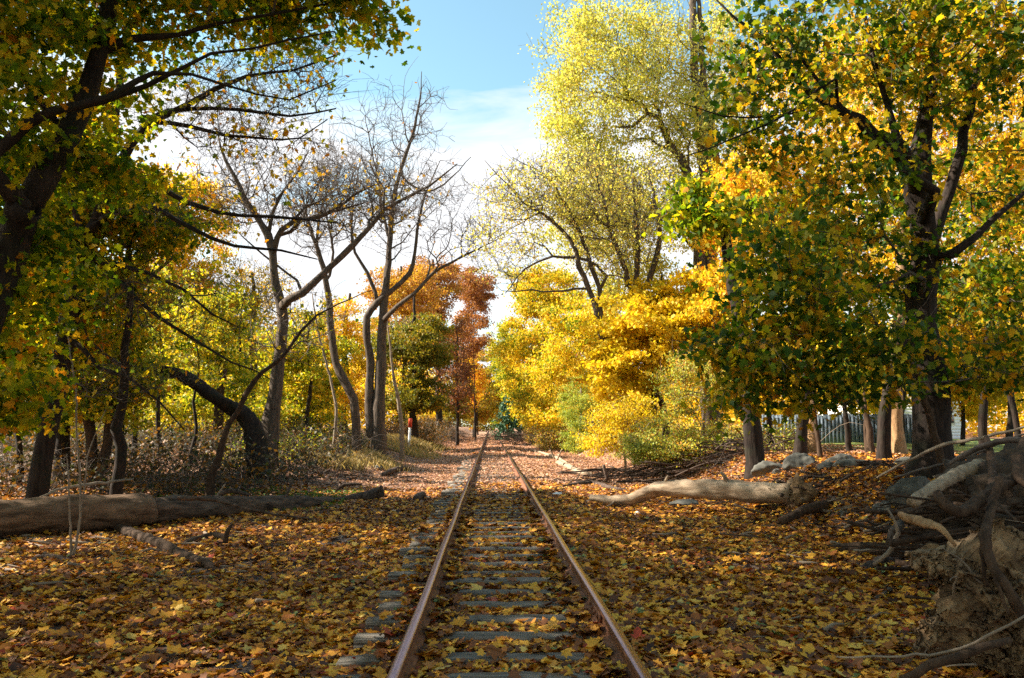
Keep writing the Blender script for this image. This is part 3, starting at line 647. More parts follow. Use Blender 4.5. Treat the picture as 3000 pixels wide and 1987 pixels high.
fallen('broken_trunk', 'thick dark snapped trunk leaning down to the right onto its reddish stump', 'tree trunk',
       [(758,1400,74),(756,1345,66),(752,1300,58),(742,1265,52),(722,1225,46),(700,1205,44),(660,1185,40),(615,1155,38),(560,1115,36),(515,1095,32),(430,1080,28),(300,1050,24)], 24.5, 'bark_dark', noise=.10, ends=[(-1, 1.2)])
# ================================================================== LEFT BACKDROP (explicit trees)
quick(480,1290,46,34,520,30,'maple_tree','orange-yellow maple rising behind the thin stems in the left wood','tree',[(510,640,170,170,3,220),(480,850,180,160,3,180),(400,1050,180,120,3,100)],M['bark_brown'],M['yellow'],30000,.21,spread=.5,tintmu=.62,gap=.15)
quick(640,1290,34,30,850,20,'maple_tree','yellow-green maple behind the leaning broken trunk','tree',[(600,950,150,110,3,150),(560,1120,190,110,3,120)],M['bark_brown'],M['yelgreen'],16000,.17,spread=.4,tintmu=.62,gap=.2)
quick(860,1300,40,34,940,20,'maple_tree','bright lime-yellow tree between the forked bare tree and the S-curved one','tree',[(890,1060,120,120,3,170),(870,1210,130,70,3,90)],M['bark_brown'],M['yelgreen'],19000,.18,spread=.4,tintmu=.66)
quick(1010,1285,60,28,860,10,'maple_tree','orange-yellow maple behind the twin bare tree, left of the track','tree',[(1010,1000,130,130,3.5,200),(1000,1170,120,90,3,100)],M['bark_brown'],M['yellow'],22000,.20,spread=.45,tintmu=.6)
quick(1215,1275,55,22,860,0,'oak_tree','dull olive tree just above the striped marker post','tree',[(1215,1010,110,120,4,200),(1205,1160,110,80,3,100)],M['bark_dark'],M['olive'],22000,.22,spread=.45,tintmu=.5)
quick(1180,1265,72,18,780,0,'oak_tree','orange-red oak behind the top of the twin bare tree','tree',[(1180,850,110,90,4,150),(1190,980,110,90,4,110)],M['bark_dark'],M['orange'],19000,.26,spread=.6,tintmu=.42,gap=.15)
quick(1290,1262,84,20,760,-20,'oak_tree','tallest russet oak left of the vanishing point','tree',[(1262,820,90,84,5,170),(1280,960,100,100,5,130)],M['bark_dark'],M['red'],22000,.28,spread=.65,tintmu=.35,gap=.15)
quick(1392,1262,95,4,800,-10,'oak_tree','dark red oak nearest the gap of sky above the track','tree',[(1385,850,60,76,5,130),(1370,990,70,90,5,110)],M['bark_dark'],M['red'],19000,.28,spread=.65,tintmu=.6,gap=.15)
quick(1340,1268,70,10,960,0,'oak_tree','brown half-bare tree beside the track below the russet oak','tree',[(1330,1080,75,130,4,160)],M['bark_dark'],M['red'],5000,.22,spread=.5,tintmu=.8,twigs=700,tip=.015)
quick(1390,1262,120,12,1020,10,'maple_tree','golden brown tree nearest the far end of the track on the left','tree',[(1385,1110,42,90,6,110)],M['bark_dark'],M['yellow'],11000,.30,spread=.7,tintmu=.8)
quick(740,1290,48,30,800,0,'willow_tree','pale yellow half-bare tree behind the trunk of the forked bare tree','tree',[(710,850,150,90,4,200),(760,980,120,90,4,120)],M['bark_grey'],M['yellow'],5500,.16,spread=.6,tintmu=.5,twigs=900,tip=.012)
# ================================================================== RIGHT BACKDROP
quick(1610,1275,75,20,820,0,'maple_tree','round-topped golden maple just right of the gap of sky','tree',[(1590,860,115,84,5,200),(1560,1010,110,110,5,170),(1560,1150,90,80,4,90)],M['bark_dark'],M['yellow'],38000,.26,spread=.6,tintmu=.36,tintsd=.28,gap=.62)
quick(1500,1262,110,12,960,0,'maple_tree','yellow-green maple hanging over the far end of the track on the right','tree',[(1490,1060,60,110,5,130)],M['bark_dark'],M['yelgreen'],16000,.28,spread=.6,tintmu=.6,gap=.62)
quick(1755,1300,52,36,860,0,'maple_tree','yellow maple with a dark trunk behind the pale green bush','tree',[(1720,950,130,100,4,200),(1650,1090,130,110,4,170),(1610,1200,70,50,3,60)],M['bark_dark'],M['yellow'],34000,.2,spread=.5,tintmu=.40,tintsd=.27,gap=.62)
quick(1920,1320,29,20,800,20,'maple_tree','bright yellow maple in full sun with drooping sprays, right of the track','tree',[(1900,960,160,130,2.5,220),(1830,1090,110,90,2,130),(1990,900,150,110,2.5,140),(1850,1220,70,44,1.5,60),(2060,1080,100,110,2,90)],M['bark_dark'],M['gold'],34000,.155,spread=.3,tpl=TM,tintmu=.32,tintsd=.2,up=.6,gap=.62)
quick(1700,1330,None,10,1130,0,'shrub','tall pale green bush on the right edge of the sunlit leaves','shrub',[(1705,1190,64,90,1.8,130),(1712,1290,74,60,1.5,90)],M['twig_pale'],M['bush'],16000,.10,spread=.25,tintmu=.55)
quick(2060,1370,None,12,1080,0,'shrub','wide yellow-green bush with tangled tan stems left of the near dark trunk','shrub',[(2040,1120,120,110,1.8,150),(2000,1280,160,90,1.6,130)],M['twig_pale'],M['bush'],11000,.085,spread=.25,tintmu=.75,twigs=500,twig=M['twig_pale'])
quick(1860,1370,None,10,1240,0,'shrub','leafless tan bramble between the pale bush and the brush pile','shrub',[(1880,1310,130,50,1.4,120)],M['twig_pale'],M['bush'],1500,.08,spread=.25,tintmu=.8,twigs=700,twig=M['twig_pale'],tip=.005)
quick(1830,1360,27.5,8,1160,0,'shrub','low yellow-leaved shrub with arching sprays, between the pale bush and the wide tangled one','shrub',[(1830,1230,110,70,1.6,170),(1770,1290,80,50,1.4,80)],M['twig_pale'],M['gold'],7000,.10,spread=.25,tintmu=.35,twigs=300,twig=M['twig_pale'])
quick(1940,1372,25,8,1230,0,'shrub','low green-yellow bush directly behind the brush pile','shrub',[(1930,1310,120,50,1.4,150)],M['twig_pale'],M['bush'],8000,.08,spread=.22,tintmu=.6,twigs=400,twig=M['twig_pale'])
# pale lime cottonwoods
quick(2090,1310,34,60,-100,-60,'cottonwood_tree','tall pale lime cottonwood with a shaggy vine-covered trunk filling the sky right of centre','tree',
      [(1850,160,260,240,3,430),(1760,420,170,170,3,200),(2060,420,150,260,3,240),(1900,640,200,140,3,200),(1690,120,90,180,2.5,110),(1700,640,150,150,3,150),(1980,860,140,120,2.5,110),(2130,120,90,240,2.5,130),(1830,840,130,110,2.5,90),(1650,330,80,190,2,130),(1800,600,190,170,3,200),(1900,300,240,200,3,200)],M['bark_grey'],M['pale'],60000,.15,spread=.42,tintmu=.5,bf=.3,tip=.011,twigs=2500,
      extra=[[(2075,980,46),(2052,800,40),(2045,700,36),(2030,560,30),(1990,460,24),(1960,420,20),(1930,350,16),(1900,330,12),(1850,370,10),(1800,372,6)],[(2060,860,30),(2100,560,26),(2080,360,24),(2060,200,20),(2050,40,14),(2030,-120,8)]], upb=.5)
quick(1950,1310,30,24,860,-90,'half_bare_tree','multi-stemmed half-bare tree with orange-brown twigs below the cottonwood','tree',[(1700,560,160,120,2.5,420),(1800,700,150,130,2.5,260),(1540,570,150,90,2,260),(1480,720,120,130,2,170),(1900,600,120,150,3,130)],M['bark_grey'],M['pale'],9000,.12,spread=.45,tintmu=.65,twigs=2000,tip=.010,bf=.2,uni=True,upb=.5,
      extra=[[(1770,1010,20),(1735,880,18),(1700,780,16),(1670,700,12),(1610,640,9),(1530,590,5),(1420,470,2)],[(1760,960,16),(1755,850,14),(1720,740,12),(1660,600,8),(1600,520,5),(1500,460,2)],[(1850,860,18),(1820,760,14),(1790,680,10),(1760,560,6),(1730,450,3)],[(1860,870,18),(1870,740,14),(1860,620,9),(1850,500,4)],[(1890,860,20),(1930,720,16),(1920,600,11),(1900,500,5)],
             [(1790,830,10),(1720,760,9),(1620,755,7),(1540,790,5),(1480,860,2)],[(1740,840,8),(1680,850,7),(1560,850,5),(1470,852,2)]])
# ================================================================== RIGHT BANK TREES
golds = [(2260,1330,27,18,500,'orange-gold maple standing left of the wide tan trunk',[(2180,640,150,180,2.5,230),(2120,900,110,130,2,110)],'yellow',.62),
         (2640,1325,30,22,200,'golden maple glowing behind the near dark maple',[(2560,420,240,260,3,300),(2480,760,240,170,3,200),(2760,800,180,200,3,140)],'gold',.5),
         (2960,1320,28,18,300,'golden maple at the right edge behind the uprooted stump',[(2930,500,200,300,3,240),(2900,900,180,170,3,160)],'gold',.55),
         (2420,1315,38,12,700,'yellow maple in front of the picket fence',[(2400,1080,230,120,3,230),(2640,1010,150,120,3,110)],'gold',.35)]
for (a, b, c, d, e, lb, bl, mt, tm) in golds:
    quick(a, b, c, d, e, 0, 'maple_tree', lb, 'tree', bl, M['bark_dark'], M[mt], 24000 if a > 2500 and c < 35 else 20000, .17, spread=.4, tintmu=tm, up=.45)
# straight trunks seen between the rocks and the fence
def stem(pts, Yv, bark, label, n=14, leafn=250, name='tree', mt='green', up_to=None, sp=120):
    top = pts[-1]
    at = blob(top[0], top[1]-40, sp, sp*.8, Yv, 1.2, n)
    build_tree(name, label, 'tree', [ground_root(poly([(p[0], p[1], p[2]*.78) for p in pts], Yv))], at, M[bark], M['twig'], M[mt], leafn, .15, .35, TM, .4, bf=.2, tip=.008, step=.3)
quick(2780,1316,37,16,-100,0,'maple_tree','tall golden maple filling the upper right behind the big dark maple','tree',[(2820,160,300,260,3,300),(2400,260,220,220,3,260),(2960,560,160,200,3,130),(2250,520,130,150,2.5,130)],M['bark_dark'],M['gold'],30000,.22,spread=.5,tintmu=.5,gap=.3)
quick(2820,1318,32,14,900,0,'maple_tree','low golden maple just right of the big maple trunk','tree',[(2850,1090,180,130,3,220)],M['bark_dark'],M['gold'],15000,.18,spread=.4,tintmu=.5)
quick(2560,1316,44,10,960,0,'maple_tree','yellow maple standing on the lawn beyond the picket fence','tree',[(2480,1120,200,100,3,220)],M['bark_dark'],M['gold'],15000,.22,spread=.5,tintmu=.4)
quick(2330,1312,40,10,1000,0,'maple_tree','low golden maple between the thick dark trunk and the fence','tree',[(2300,1120,150,110,3,170)],M['bark_dark'],M['gold'],12000,.2,spread=.45,tintmu=.45)
stem([(2215,1350,72),(2205,1290,62),(2195,1180,56),(2185,1050,54),(2165,930,52),(2140,800,44),(2120,650,30)], 19.5, 'bark_dark', 'thick dark trunk at the left end of the stone row', 44, 1500, mt='nearleft', sp=190)
stem([(2340,1325,50),(2350,1250,40),(2360,1150,36),(2368,1000,34),(2380,850,28),(2380,700,18)], 21, 'bark_dark', 'dark trunk leaning slightly right beside the sunlit tan post-like trunk', 40, 2600)
stem([(2382,1335,52),(2378,1260,44),(2376,1170,40),(2376,1000,36),(2370,860,22)], 23.5, 'bark_tan', 'smooth tan trunk lit orange between two darker trunks', 24, 1500)
stem([(2402,1330,18),(2392,1250,16),(2385,1170,14),(2378,1080,10)], 21.5, 'bark_brown', 'pinkish thin stem against the smooth tan trunk', 10, 200)
stem([(2488,1310,22),(2480,1240,18),(2470,1160,16),(2458,1080,13),(2440,960,8)], 25, 'bark_dark', 'thin straight trunk crossing the middle of the picket fence', 16, 900)
stem([(2552,1325,28),(2548,1260,24),(2536,1205,22),(2510,1170,14),(2495,1120,12),(2490,1040,8)], 23, 'bark_brown', 'small trunk forking into a Y in front of the fence', 16, 800)
stem([(2588,1328,52),(2592,1220,42),(2606,1120,38),(2640,1030,36),(2672,960,30),(2700,880,22)], 19.5, 'bark_dark', 'dark peeling trunk leaning right towards the big maple', 20, 1200)
stem([(2632,1332,64),(2625,1250,56),(2624,1150,50),(2628,1000,46),(2640,820,40),(2645,640,28)], 23.5, 'bark_tan', 'wide golden-tan trunk dappled with sun, behind the dark peeling one', 26, 1500)
stem([(2540,1325,14),(2536,1250,12),(2532,1100,10)], 24, 'bark_brown', 'pole-thin stem rising beside the Y-shaped trunk', 6, 200)
stem([(2880,1260,30),(2886,1120,24),(2890,1000,20),(2900,880,14)], 17, 'bark_dark', 'dark stem standing behind the heap of roots', 20, 1500)
stem([(2980,1250,24),(2950,1120,22),(2925,1020,18),(2900,900,12)], 17.5, 'bark_dark', 'dark stem leaning left at the right edge above the roots', 20, 1500)
# the big maple right
pl = [ground_root(poly([(2735,1395,158),(2730,1330,120),(2732,1250,104),(2728,1150,96),(2716,1050,88),(2700,960,80),(2698,860,78),(2712,760,74),(2704,660,72),(2690,560,76),(2692,460,60),(2712,340,48),(2730,180,38),(2750,-60,26)], 13.5)),
      poly([(2690,560,44),(2640,425,40),(2570,400,34),(2520,350,28),(2440,320,24),(2370,270,21),(2300,190,17),(2230,110,13),(2150,50,8),(2080,-20,4)], 12.8),
      poly([(2790,610,30),(2740,560,34),(2660,510,34),(2620,440,32),(2560,420,28)], 12.6),
      poly([(2690,500,30),(2625,400,24),(2600,300,20),(2560,180,16),(2540,60,10),(2510,-80,5)], 13),
      poly([(2560,400,16),(2450,300,14),(2330,150,9),(2260,40,5)], 12.4),
      poly([(2720,740,40),(2780,560,34),(2815,440,30),(2850,260,22),(2880,60,14)], 13.8),
      poly([(2560,250,12),(2450,230,10),(2330,320,8),(2170,400,6),(2000,460,3)], 12),
      poly([(2420,320,9),(2270,340,7),(2120,345,5),(1990,300,3)], 12),
      poly([(2740,780,30),(2850,700,22),(2960,600,14),(3080,500,8)], 13)]
at = B([blobu(2840,110,330,260,12.5,2.4,280,.1), blobu(2500,90,260,170,12.8,2,130), blobu(2890,560,300,220,14.9,1.5,150), blobu(2930,860,240,160,14.6,1.4,110),
        blobu(2520,800,220,170,14.2,1.6,130), blobu(2310,800,210,190,12.4,1.4,150), blobu(2260,1010,180,110,12.5,1.2,90), blobu(2420,540,280,180,12.6,1.4,110), blobu(2600,1010,170,80,12,1.2,50), blobu(2230,330,170,180,12.5,1.2,80), blobu(2250,120,160,130,12.6,1.2,60), blobu(2960,1050,140,100,12.5,1.2,60), blobu(2230,1120,120,70,12.8,1,40), blobu(2400,1130,110,60,12.6,1,30), blobu(2560,1100,200,50,14.8,.8,30), blobu(2150,1190,36,60,13,.6,12), blobu(2330,1205,34,50,13,.6,10), blobu(2480,1190,40,36,13,.6,8), blobu(2090,1040,60,90,13,.7,20), blobu(2640,1120,60,60,12,.6,10), blobu(2880,1130,120,50,13,1,24)])
build_tree('maple_tree', 'big dark maple on the right bank, a thick limb reaching left over the track', 'tree', pl, at, M['bark_dark'], M['twig'], M['green'], 20500, .12, .32, TM, .35, bf=.16, tip=.006, gap=.55, tintmu=.60, tintsd=.26, sides=18, twigs=900)
fallen('sapling', 'slender grey stem leaning left against the foot of the big right maple', 'sapling', [(2770,1395,26),(2745,1300,24),(2705,1150,22),(2680,1080,18),(2600,1010,14),(2560,930,8)], 12.6, 'bark_brown', 8, .03)

# ================================================================== WOODLAND MASS behind
def wood_mass(label, n, xr, yr, zr, ls, mt, tm, name='woodland'):
    x = R.uniform(*xr, n); y = R.uniform(*yr, n); base = H(x, y)
    top = zr*(.70 + .28*wob(x, y, .16, 3)); z = base + top*R.random(n)**.8
    k = (wob(x+z*.6, z*1.2, .75, 1) + .5*wob(y, z, 1.0, 2)) > -.45; p = np.stack([x, y, z], 1)[k]
    ti = tm + .25*wob(p[:,0], p[:,1], .3, 9) + .18*R.normal(size=len(p))
    tr = MB()
    link(name, leaves(name, p, ls, M[mt], TQ, .45, ti), None, label, 'wood', kind='stuff')
wood_mass('far yellow-green wood seen between the trunks on the left', 60000, (-48, -13), (38, 74), 10.5, .32, 'yelgreen', .66)
wood_mass('far golden wood behind the trees on the left of the track', 26000, (-34, -8), (85, 150), 13, .45, 'yellow', .55)
wood_mass('far golden wood behind the lawn and fence on the right', 60000, (14, 60), (56, 84), 13, .38, 'gold', .45)
wood_mass('far yellow wood on the right of the track towards its end', 26000, (6, 30), (90, 150), 12, .45, 'yellow', .55)
wood_mass('distant wood closing the end of the track', 22000, (-30, 34), (238, 262), 13, .75, 'olive', .6)
for (px, Y, h, r, mt, lb, tm) in ((1400,150,17,5.5,'olive','brown-green tree closing the gap low on the left of the vanishing point',.75),(1475,165,17,5.5,'yelgreen','dark green-yellow tree closing the gap low on the right of the vanishing point',.5)):
    q = P(px, 1250, Y); wood_tree(q[0], Y, h, r, lb, 9000, mt, .4, None, 'bark_dark', .08, 'tree', 'maple_tree', tm, .14, 120)
x_ = []
for (px, Y, h, rx, mt, lb, tm) in [(1318,110,9,3.2,'olive','low olive tree on the left just before the track vanishes',.6),(1395,160,12,3.4,'olive','brownish tree at the far left end of the track',.9),(1480,150,11,3.0,'yellow','yellow tree at the far right end of the track',.4),
                                  (1545,92,7.5,2.7,'yelgreen','low yellow-green tree over the dark brushy bank',.55),(1425,200,13,4.5,'olive','greyish tree closing the left side of the track end',.8),(1462,205,13,4.0,'yelgreen','dark green tree at the very end of the track',.15)]:
    q = P(px, 1250, Y); wood_tree(q[0], Y, h, rx, lb, 6000, mt, .34, None, 'bark_dark', .12, 'tree', 'oak_tree' if mt == 'olive' else 'maple_tree', tm, .12, 90)
# small blue-green pine
q = P(1490, 1250, 90); bz = float(H(q[0], q[1])); rt = link('pine_tree', None, None, 'small blue-green pine beside the track near its vanishing point', 'pine', loc=(float(q[0]), 90.0, bz))
mb = MB(); mb.tube([(0,0,-.2),(0,0,4.2)], [.12,.02], 8); link('trunk', mb.mesh('trunk', M['bark_dark']), rt)
n = 9000; hh = R.random(n)**1.2; an = R.random(n)*6.28; rr = (1.15-hh)*1.5*np.sqrt(R.random(n))*(1+.25*np.sin(hh*40)); p = np.stack([rr*np.cos(an), rr*np.sin(an), .4+hh*4.0 - .15*rr], 1) + R.normal(0, .38, (n, 3)); p = p[wob(p[:,0]*2, p[:,2]*2, 1.2, 3) > -.25]
link('crown', leaves('crown', p, .22, M['conif'], TQ, .3), rt)

# ================================================================== UNDERGROWTH
def scatter(label, n, poly_px, ls, mt, hmax, tm=.5, tpl=TQ, name='undergrowth', sticks=0, tw='twig', cat='undergrowth', cnt=None, fade=None):
    x0, x1, y0, y1 = poly_px; x = R.uniform(x0, x1, n); y = R.uniform(y0, y1, n)
    if fade is not None: k = fade(x, y); x, y = x[k], y[k]
    hmx = hmax*(.55 + .5*np.clip(wob(x, y, .8, 4)+.5, 0, 1.4)); z = H(x, y) + hmx*R.random(len(x))**1.3
    p = np.stack([x, y, z], 1); link(name, leaves(name, p, ls, M[mt], tpl, .5, tm + .22*R.normal(size=len(p)) + .15*wob(x, y, 1.5)), None, label, cat, kind='stuff')
    if sticks:
        mb = MB()
        for i in range(sticks):
            a, b = R.uniform(x0, x1), R.uniform(y0, y1)
            if fade is not None and not fade(np.array([a]), np.array([b]))[0]: continue
            z0 = float(H(a, b)); d = R.normal(size=3)*np.array([.5,.5,.2]); d[2] = abs(d[2])+.45; ln = hmax*R.uniform(.6, 1.5)
            c = np.array([a, b, z0-.03]); e = c + d*ln; mid = (c+e)/2 + R.normal(0, .12, 3)*ln; e2 = e + np.array([d[0], d[1], -.3])*ln*.5
            mb.tube(dens([c, mid, e, e2], .3), np.linspace(.010, .003, len(dens([c, mid, e, e2], .3))), 4, False)
        link('bramble', mb.mesh('bramble', M[tw]), None, 'tangled bramble canes in the ' + label, 'bramble', kind='stuff')
leftf = lambda x, y: (x < -2.6 - .22*(y-10)*0 - .16*(y-14)) & (x < -.42*(y-10) + 1.0*wob(y, x, .7) + 1) & (x > -.70*y-2)
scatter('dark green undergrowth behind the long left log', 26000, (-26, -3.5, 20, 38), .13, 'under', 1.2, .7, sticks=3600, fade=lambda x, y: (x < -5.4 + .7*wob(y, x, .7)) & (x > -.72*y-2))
scatter('sunlit weedy edge left of the track below the bare trees', 12000, (-9.5, -5.6, 26, 46), .08, 'yelgreen', .9, .55, sticks=350, tw='twig_pale', fade=lambda x, y: x < -6.3 + .5*wob(y, x, .5))
scatter('yellow-green thicket behind the leaning broken trunk', 36000, (-30, -9, 33, 48), .12, 'yelgreen', 3.2, .68, sticks=350, fade=lambda x, y: (x > -.70*y-1))
scatter('low thicket on the right bank behind the brush pile', 14000, (5.4, 14, 25, 42), .09, 'bush', 1.0, .7, sticks=900, tw='twig_pale', fade=lambda x, y: (x < .40*y) & (x > 5.9 + .5*wob(y, x, .5)))
scatter('dark brushy slope far right of the track', 16000, (3.4, 8, 52, 92), .14, 'olive', 1.5, .8, sticks=800)
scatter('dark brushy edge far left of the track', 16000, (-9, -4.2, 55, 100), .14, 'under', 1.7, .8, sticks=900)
scatter('green creeping ground cover behind the long left log', 9000, (-9.5, -3.6, 16.5, 22), .06, 'greengr', .10, .5, name='ground_cover', cat='ground cover', fade=lambda x, y: (y > 17.2 - .5*(x+3.6)*.4 + .4*wob(x, y, 1.2)) & (wob(x, y, 1.4, 2) > -.35))
def grass(label, spots, mt='straw'):
    P_ = []; L_ = []; k = 0; ti = []
    for (cx, cy, rad, hgt, n) in spots:
        for i in range(n):
            x = cx + R.normal(0, rad); y = cy + R.normal(0, rad); z = float(H(x, y)); d = R.normal(0, .35, 2); h = hgt*R.uniform(.5, 1.1); w_ = .006
            a = R.random()*3.14; wx, wy = math.cos(a)*w_, math.sin(a)*w_
            P_ += [(x-wx, y-wy, z), (x+wx, y+wy, z), (x+d[0]*h*.4+wx*.7, y+d[1]*h*.4, z+h*.65), (x+d[0]*h-wx*.3, y+d[1]*h, z+h)]
            L_ += [k, k+1, k+2, k+3]; k += 4; ti.append(R.normal(.6, .25))
    link('dry_grass', mesh_np('dry_grass', P_, L_, [4]*(k//4), M[mt], ti), None, label, 'grass', kind='stuff')
gs = []
for (px, py, rad, hg, n) in [(1205,1308,.6,.55,2600),(1150,1315,.9,.45,2600),(1255,1312,.6,.4,1500),(1075,1345,.5,.35,1500),(1100,1365,.45,.3,1300),(960,1362,.4,.35,1200),(1000,1365,.35,.3,900),(1610,1312,.6,.3,900)]:
    g = G(px, py); gs.append((g[0], g[1], rad, hg, n))
grass('dry straw-coloured grass tufts at the foot of the striped post', gs)

# ================================================================== OBJECTS
# marker post
g = P(1198, 1300, 48.); g[2] = float(H(g[0], g[1])); rt = link('marker_post', None, None, 'slim white post with a red top standing in dry grass left of the track', 'post', loc=tuple(g)); hp = 82*g[1]/F; rp = 5.6*g[1]/F/2*1.7
mb = MB(); mb.tube([(0,0,-.3),(.01,0,0),(.03*hp,0,hp*.70)], [rp*.8]*3, 12); link('post', mb.mesh('post', M['whitep'], True), rt)
mb = MB(); mb.tube([(.03*hp,0,hp*.69),(.045*hp,0,hp*.965),(.046*hp,0,hp*.99),(.046*hp,0,hp)], [rp*1.15,rp*1.15,rp*.9,rp*.3], 12); link('red_sleeve', mb.mesh('red_sleeve', M['redp'], True), rt)
# long left log: two pieces of one fallen trunk
M['log_bare'] = barkmat('barkless_brown_log', (.05,.028,.016), (.26,.165,.10), 4, 1, .8, xrot=.915)
lg = fallen('fallen_log', 'long dark fallen log lying across the left foreground, bark split in the middle', 'log',
       [(440,1497,70,15.0),(520,1492,72,15.4),(600,1490,70,15.9),(700,1487,64,16.6),(780,1484,58,17.2),(900,1476,44,18.4),(965,1470,34,19.2)], 15, 'log_left', 26, .06, wig=.012, ends=[(-1,.5)], extra=[[(520,1460,12,14.8),(620,1465,10,15),(740,1495,8,15),(860,1515,6,15),(945,1525,4,15)]])
q = dens(poly([(-260,1522,114,12.3),(0,1516,106,13.2),(150,1509,102,13.8),(300,1501,95,14.4),(410,1495,90,14.85),(438,1494,86,14.98),(452,1494,72,15.03)], 15), .12, .010); mb = MB(); mb.tube(q[:, :3]-np.array(lg.location), q[:, 3], 28, True, .05, seed=4)
link('barkless_section', mb.mesh('barkless_section', M['log_bare'], True), lg)
fallen('fallen_log', 'short dark log with an upright stub just past the tip of the long left log', 'log', [(968,1475,26,19.3),(1030,1462,26,19.4),(1080,1452,28,19.5),(1122,1440,32,19.6)], 19.5, 'wood_dark', 14, .06, ends=[(-1,.3)], extra=[[(1110,1440,14,19.4),(1118,1424,11,19.4)]])
# right log
fallen('fallen_log', 'pale barkless fallen log lit in sun bands, right of the track', 'log',
       [(1728,1458,16,17.0),(1790,1466,27,16.8),(1850,1460,34,16.6),(1900,1440,40,16.4),(1950,1432,44,16.2),(2010,1434,48,16),(2080,1430,52,15.7),(2160,1434,58,15.4),(2240,1444,62,15.1),(2320,1448,66,14.8)], 16, 'log_right', 26, .085, wig=.014, ends=[(-1,.6)], extra=[[(1946,1420,12,16.2),(1950,1404,9,16.15),(1957,1394,5,16.1)],[(2128,1412,16,15.5),(2122,1396,12,15.45),(2112,1384,7,15.4)],[(1800,1470,8,16.7),(1770,1490,5,16.4)]])
g = G(2375, 1480)
# small root mass at the end of the right log
def lump(name, label, cat, c, rx, ry, rz, mat, parent=None, sub=4, nz=.25, seed=0, flat=.0, rot=0, group=None, kind=None, flatcuts=0):
    import bmesh
    bm = bmesh.new(); bmesh.ops.create_icosphere(bm, subdivisions=sub, radius=1)
    me = bpy.data.meshes.new(name); rs = np.random.default_rng(seed+5)
    cuts = [(lambda d: d/np.linalg.norm(d))(rs.normal(size=3)) for _ in range(flatcuts)]; cd_ = rs.uniform(.55, .85, flatcuts)
    for v in bm.verts:
        p = np.array(v.co)
        for d, k in zip(cuts, cd_):
            e = p.dot(d) - k
            if e > 0: p = p - d*e*.9
        f = 1 + nz*(.5*float(wob(p[0]*1.7+seed, p[1]*1.7+p[2]*1.3, 1, seed)) + .3*float(wob(p[2]*4+seed, p[0]*4-p[1]*3, 1, seed+3)) + .18*float(wob(p[1]*9, p[2]*9+p[0]*8, 1, seed+1)))
        p = p*f; x, y = p[0]*rx, p[1]*ry; v.co = (x*math.cos(rot)-y*math.sin(rot), x*math.sin(rot)+y*math.cos(rot), p[2]*rz)
    for f in bm.faces: f.smooth = True
    bm.to_mesh(me); bm.free(); me.materials.append(M[mat])
    return link(name, me, parent, label, cat, group, kind, loc=tuple(float(q) for q in c))
def rootlet(c, dirs, ln, r0, mb, kink=.25, sides=6):
    p = [np.asarray(c, float)]; d = np.asarray(dirs, float); d /= np.linalg.norm(d)
    for i in range(5):
        d = d + R.normal(0, kink, 3); d /= np.linalg.norm(d); p.append(p[-1] + d*ln/5)
    q = dens(p, ln/12); mb.tube(q, np.linspace(r0, r0*.25, len(q)), sides, True, .06)
e = P(2345, 1450, 14.8); rt = link('root_plate', None, None, 'dark torn root plate at the thick end of the pale right log', 'roots', loc=tuple(e))
lump('soil', None, None, (0,0,-.05), .28, .25, .36, 'clay', rt, 3, .5, 3)
mb = MB()
for k in range(34): d = R.normal(size=3); rootlet(d/np.linalg.norm(d)*.2, d + np.array([.4,0,0]), R.uniform(.2,.5), R.uniform(.008,.022), mb, .3, 5)
link('root', mb.mesh('root', M['bark_brown']), rt)
# rocks
rocks = [(2262,1375,95,44,.0,3,'flat blue-grey boulder leftmost in the stone row'),(2355,1352,88,50,.2,4,'grey boulder with a sunlit right face, second in the stone row'),(2435,1368,60,30,.1,5,'small tan rock between the boulders of the stone row'),
         (2530,1362,130,36,.1,6,'long low tan boulder in the middle of the stone row'),(2470,1345,80,34,.1,11,'rock behind the long low boulder'),(2680,1358,90,44,.2,7,'dark boulder against the foot of the big right maple'),(2700,1440,150,84,.3,8,'large dark green-grey boulder on the bank above the roots'),
         (2610,1485,80,40,.2,9,'dark slab below the large green-grey boulder'),(2480,1500,44,26,.1,10,'small blue-grey rock in the leaves below the dark branch'),(2282,1385,34,22,0,12,'small triangular rock under the leftmost boulder'),(2130,1350,62,18,0,13,'low flat grey rock beside the brush pile'),
         (1962,1387,34,12,0,14,'small pale rock among the brush left of the pale log'),(2020,1478,90,26,0,15,'tan slab of rock propping up the pale right log'),(1102,1372,34,16,0,16,'low grey-green stone left of the track, near the sunlit edge'),(2410,1400,36,26,0,17,'purplish rock on the sunny part of the bank'),
         (2370,1515,30,14,0,18,'small half-buried grey rock in the shaded leaves'),(2030,1610,20,12,0,19,'small blue-white stone right of the track in shade'),(285,1572,48,15,0,21,'flat pale stone in front of the long left log'),(985,1490,24,12,0,22,'grey stone by the tip of the long left log')]
for (px, py, wpx, hpx, t, sd, lb) in rocks:
    g = G(px, py + hpx*.35); sc = g[1]/F
    lump('boulder' if wpx > 50 else 'rock', lb, 'rock', (g[0], g[1]+wpx*sc*.3, g[2]+hpx*sc*.16), wpx*sc*.56, wpx*sc*.42, hpx*sc*.66, 'stone', None, 4, .22, sd, rot=t, flatcuts=5)
lump('foam_block', 'white lump of foam lying in the leaves right of the rails', 'litter', tuple(G(1635,1464)+np.array([0,.05,.08])), .15, .11, .09, 'white', None, 3, .2, 31, flatcuts=4)
lump('foam_scrap', 'small white scrap lying below the pale right log', 'litter', tuple(G(1868,1511)+np.array([0,0,.03])), .07, .05, .05, 'white', None, 3, .3, 33, flatcuts=3)
bl = plain('blue_plastic', (.10,.40,.42), .4)
M['bluep'] = bl; M['soil_dark'] = plain('dark_soil', (.022,.014,.009), .95, noise=(.09,.055,.03), ns=9, bump=1.0)
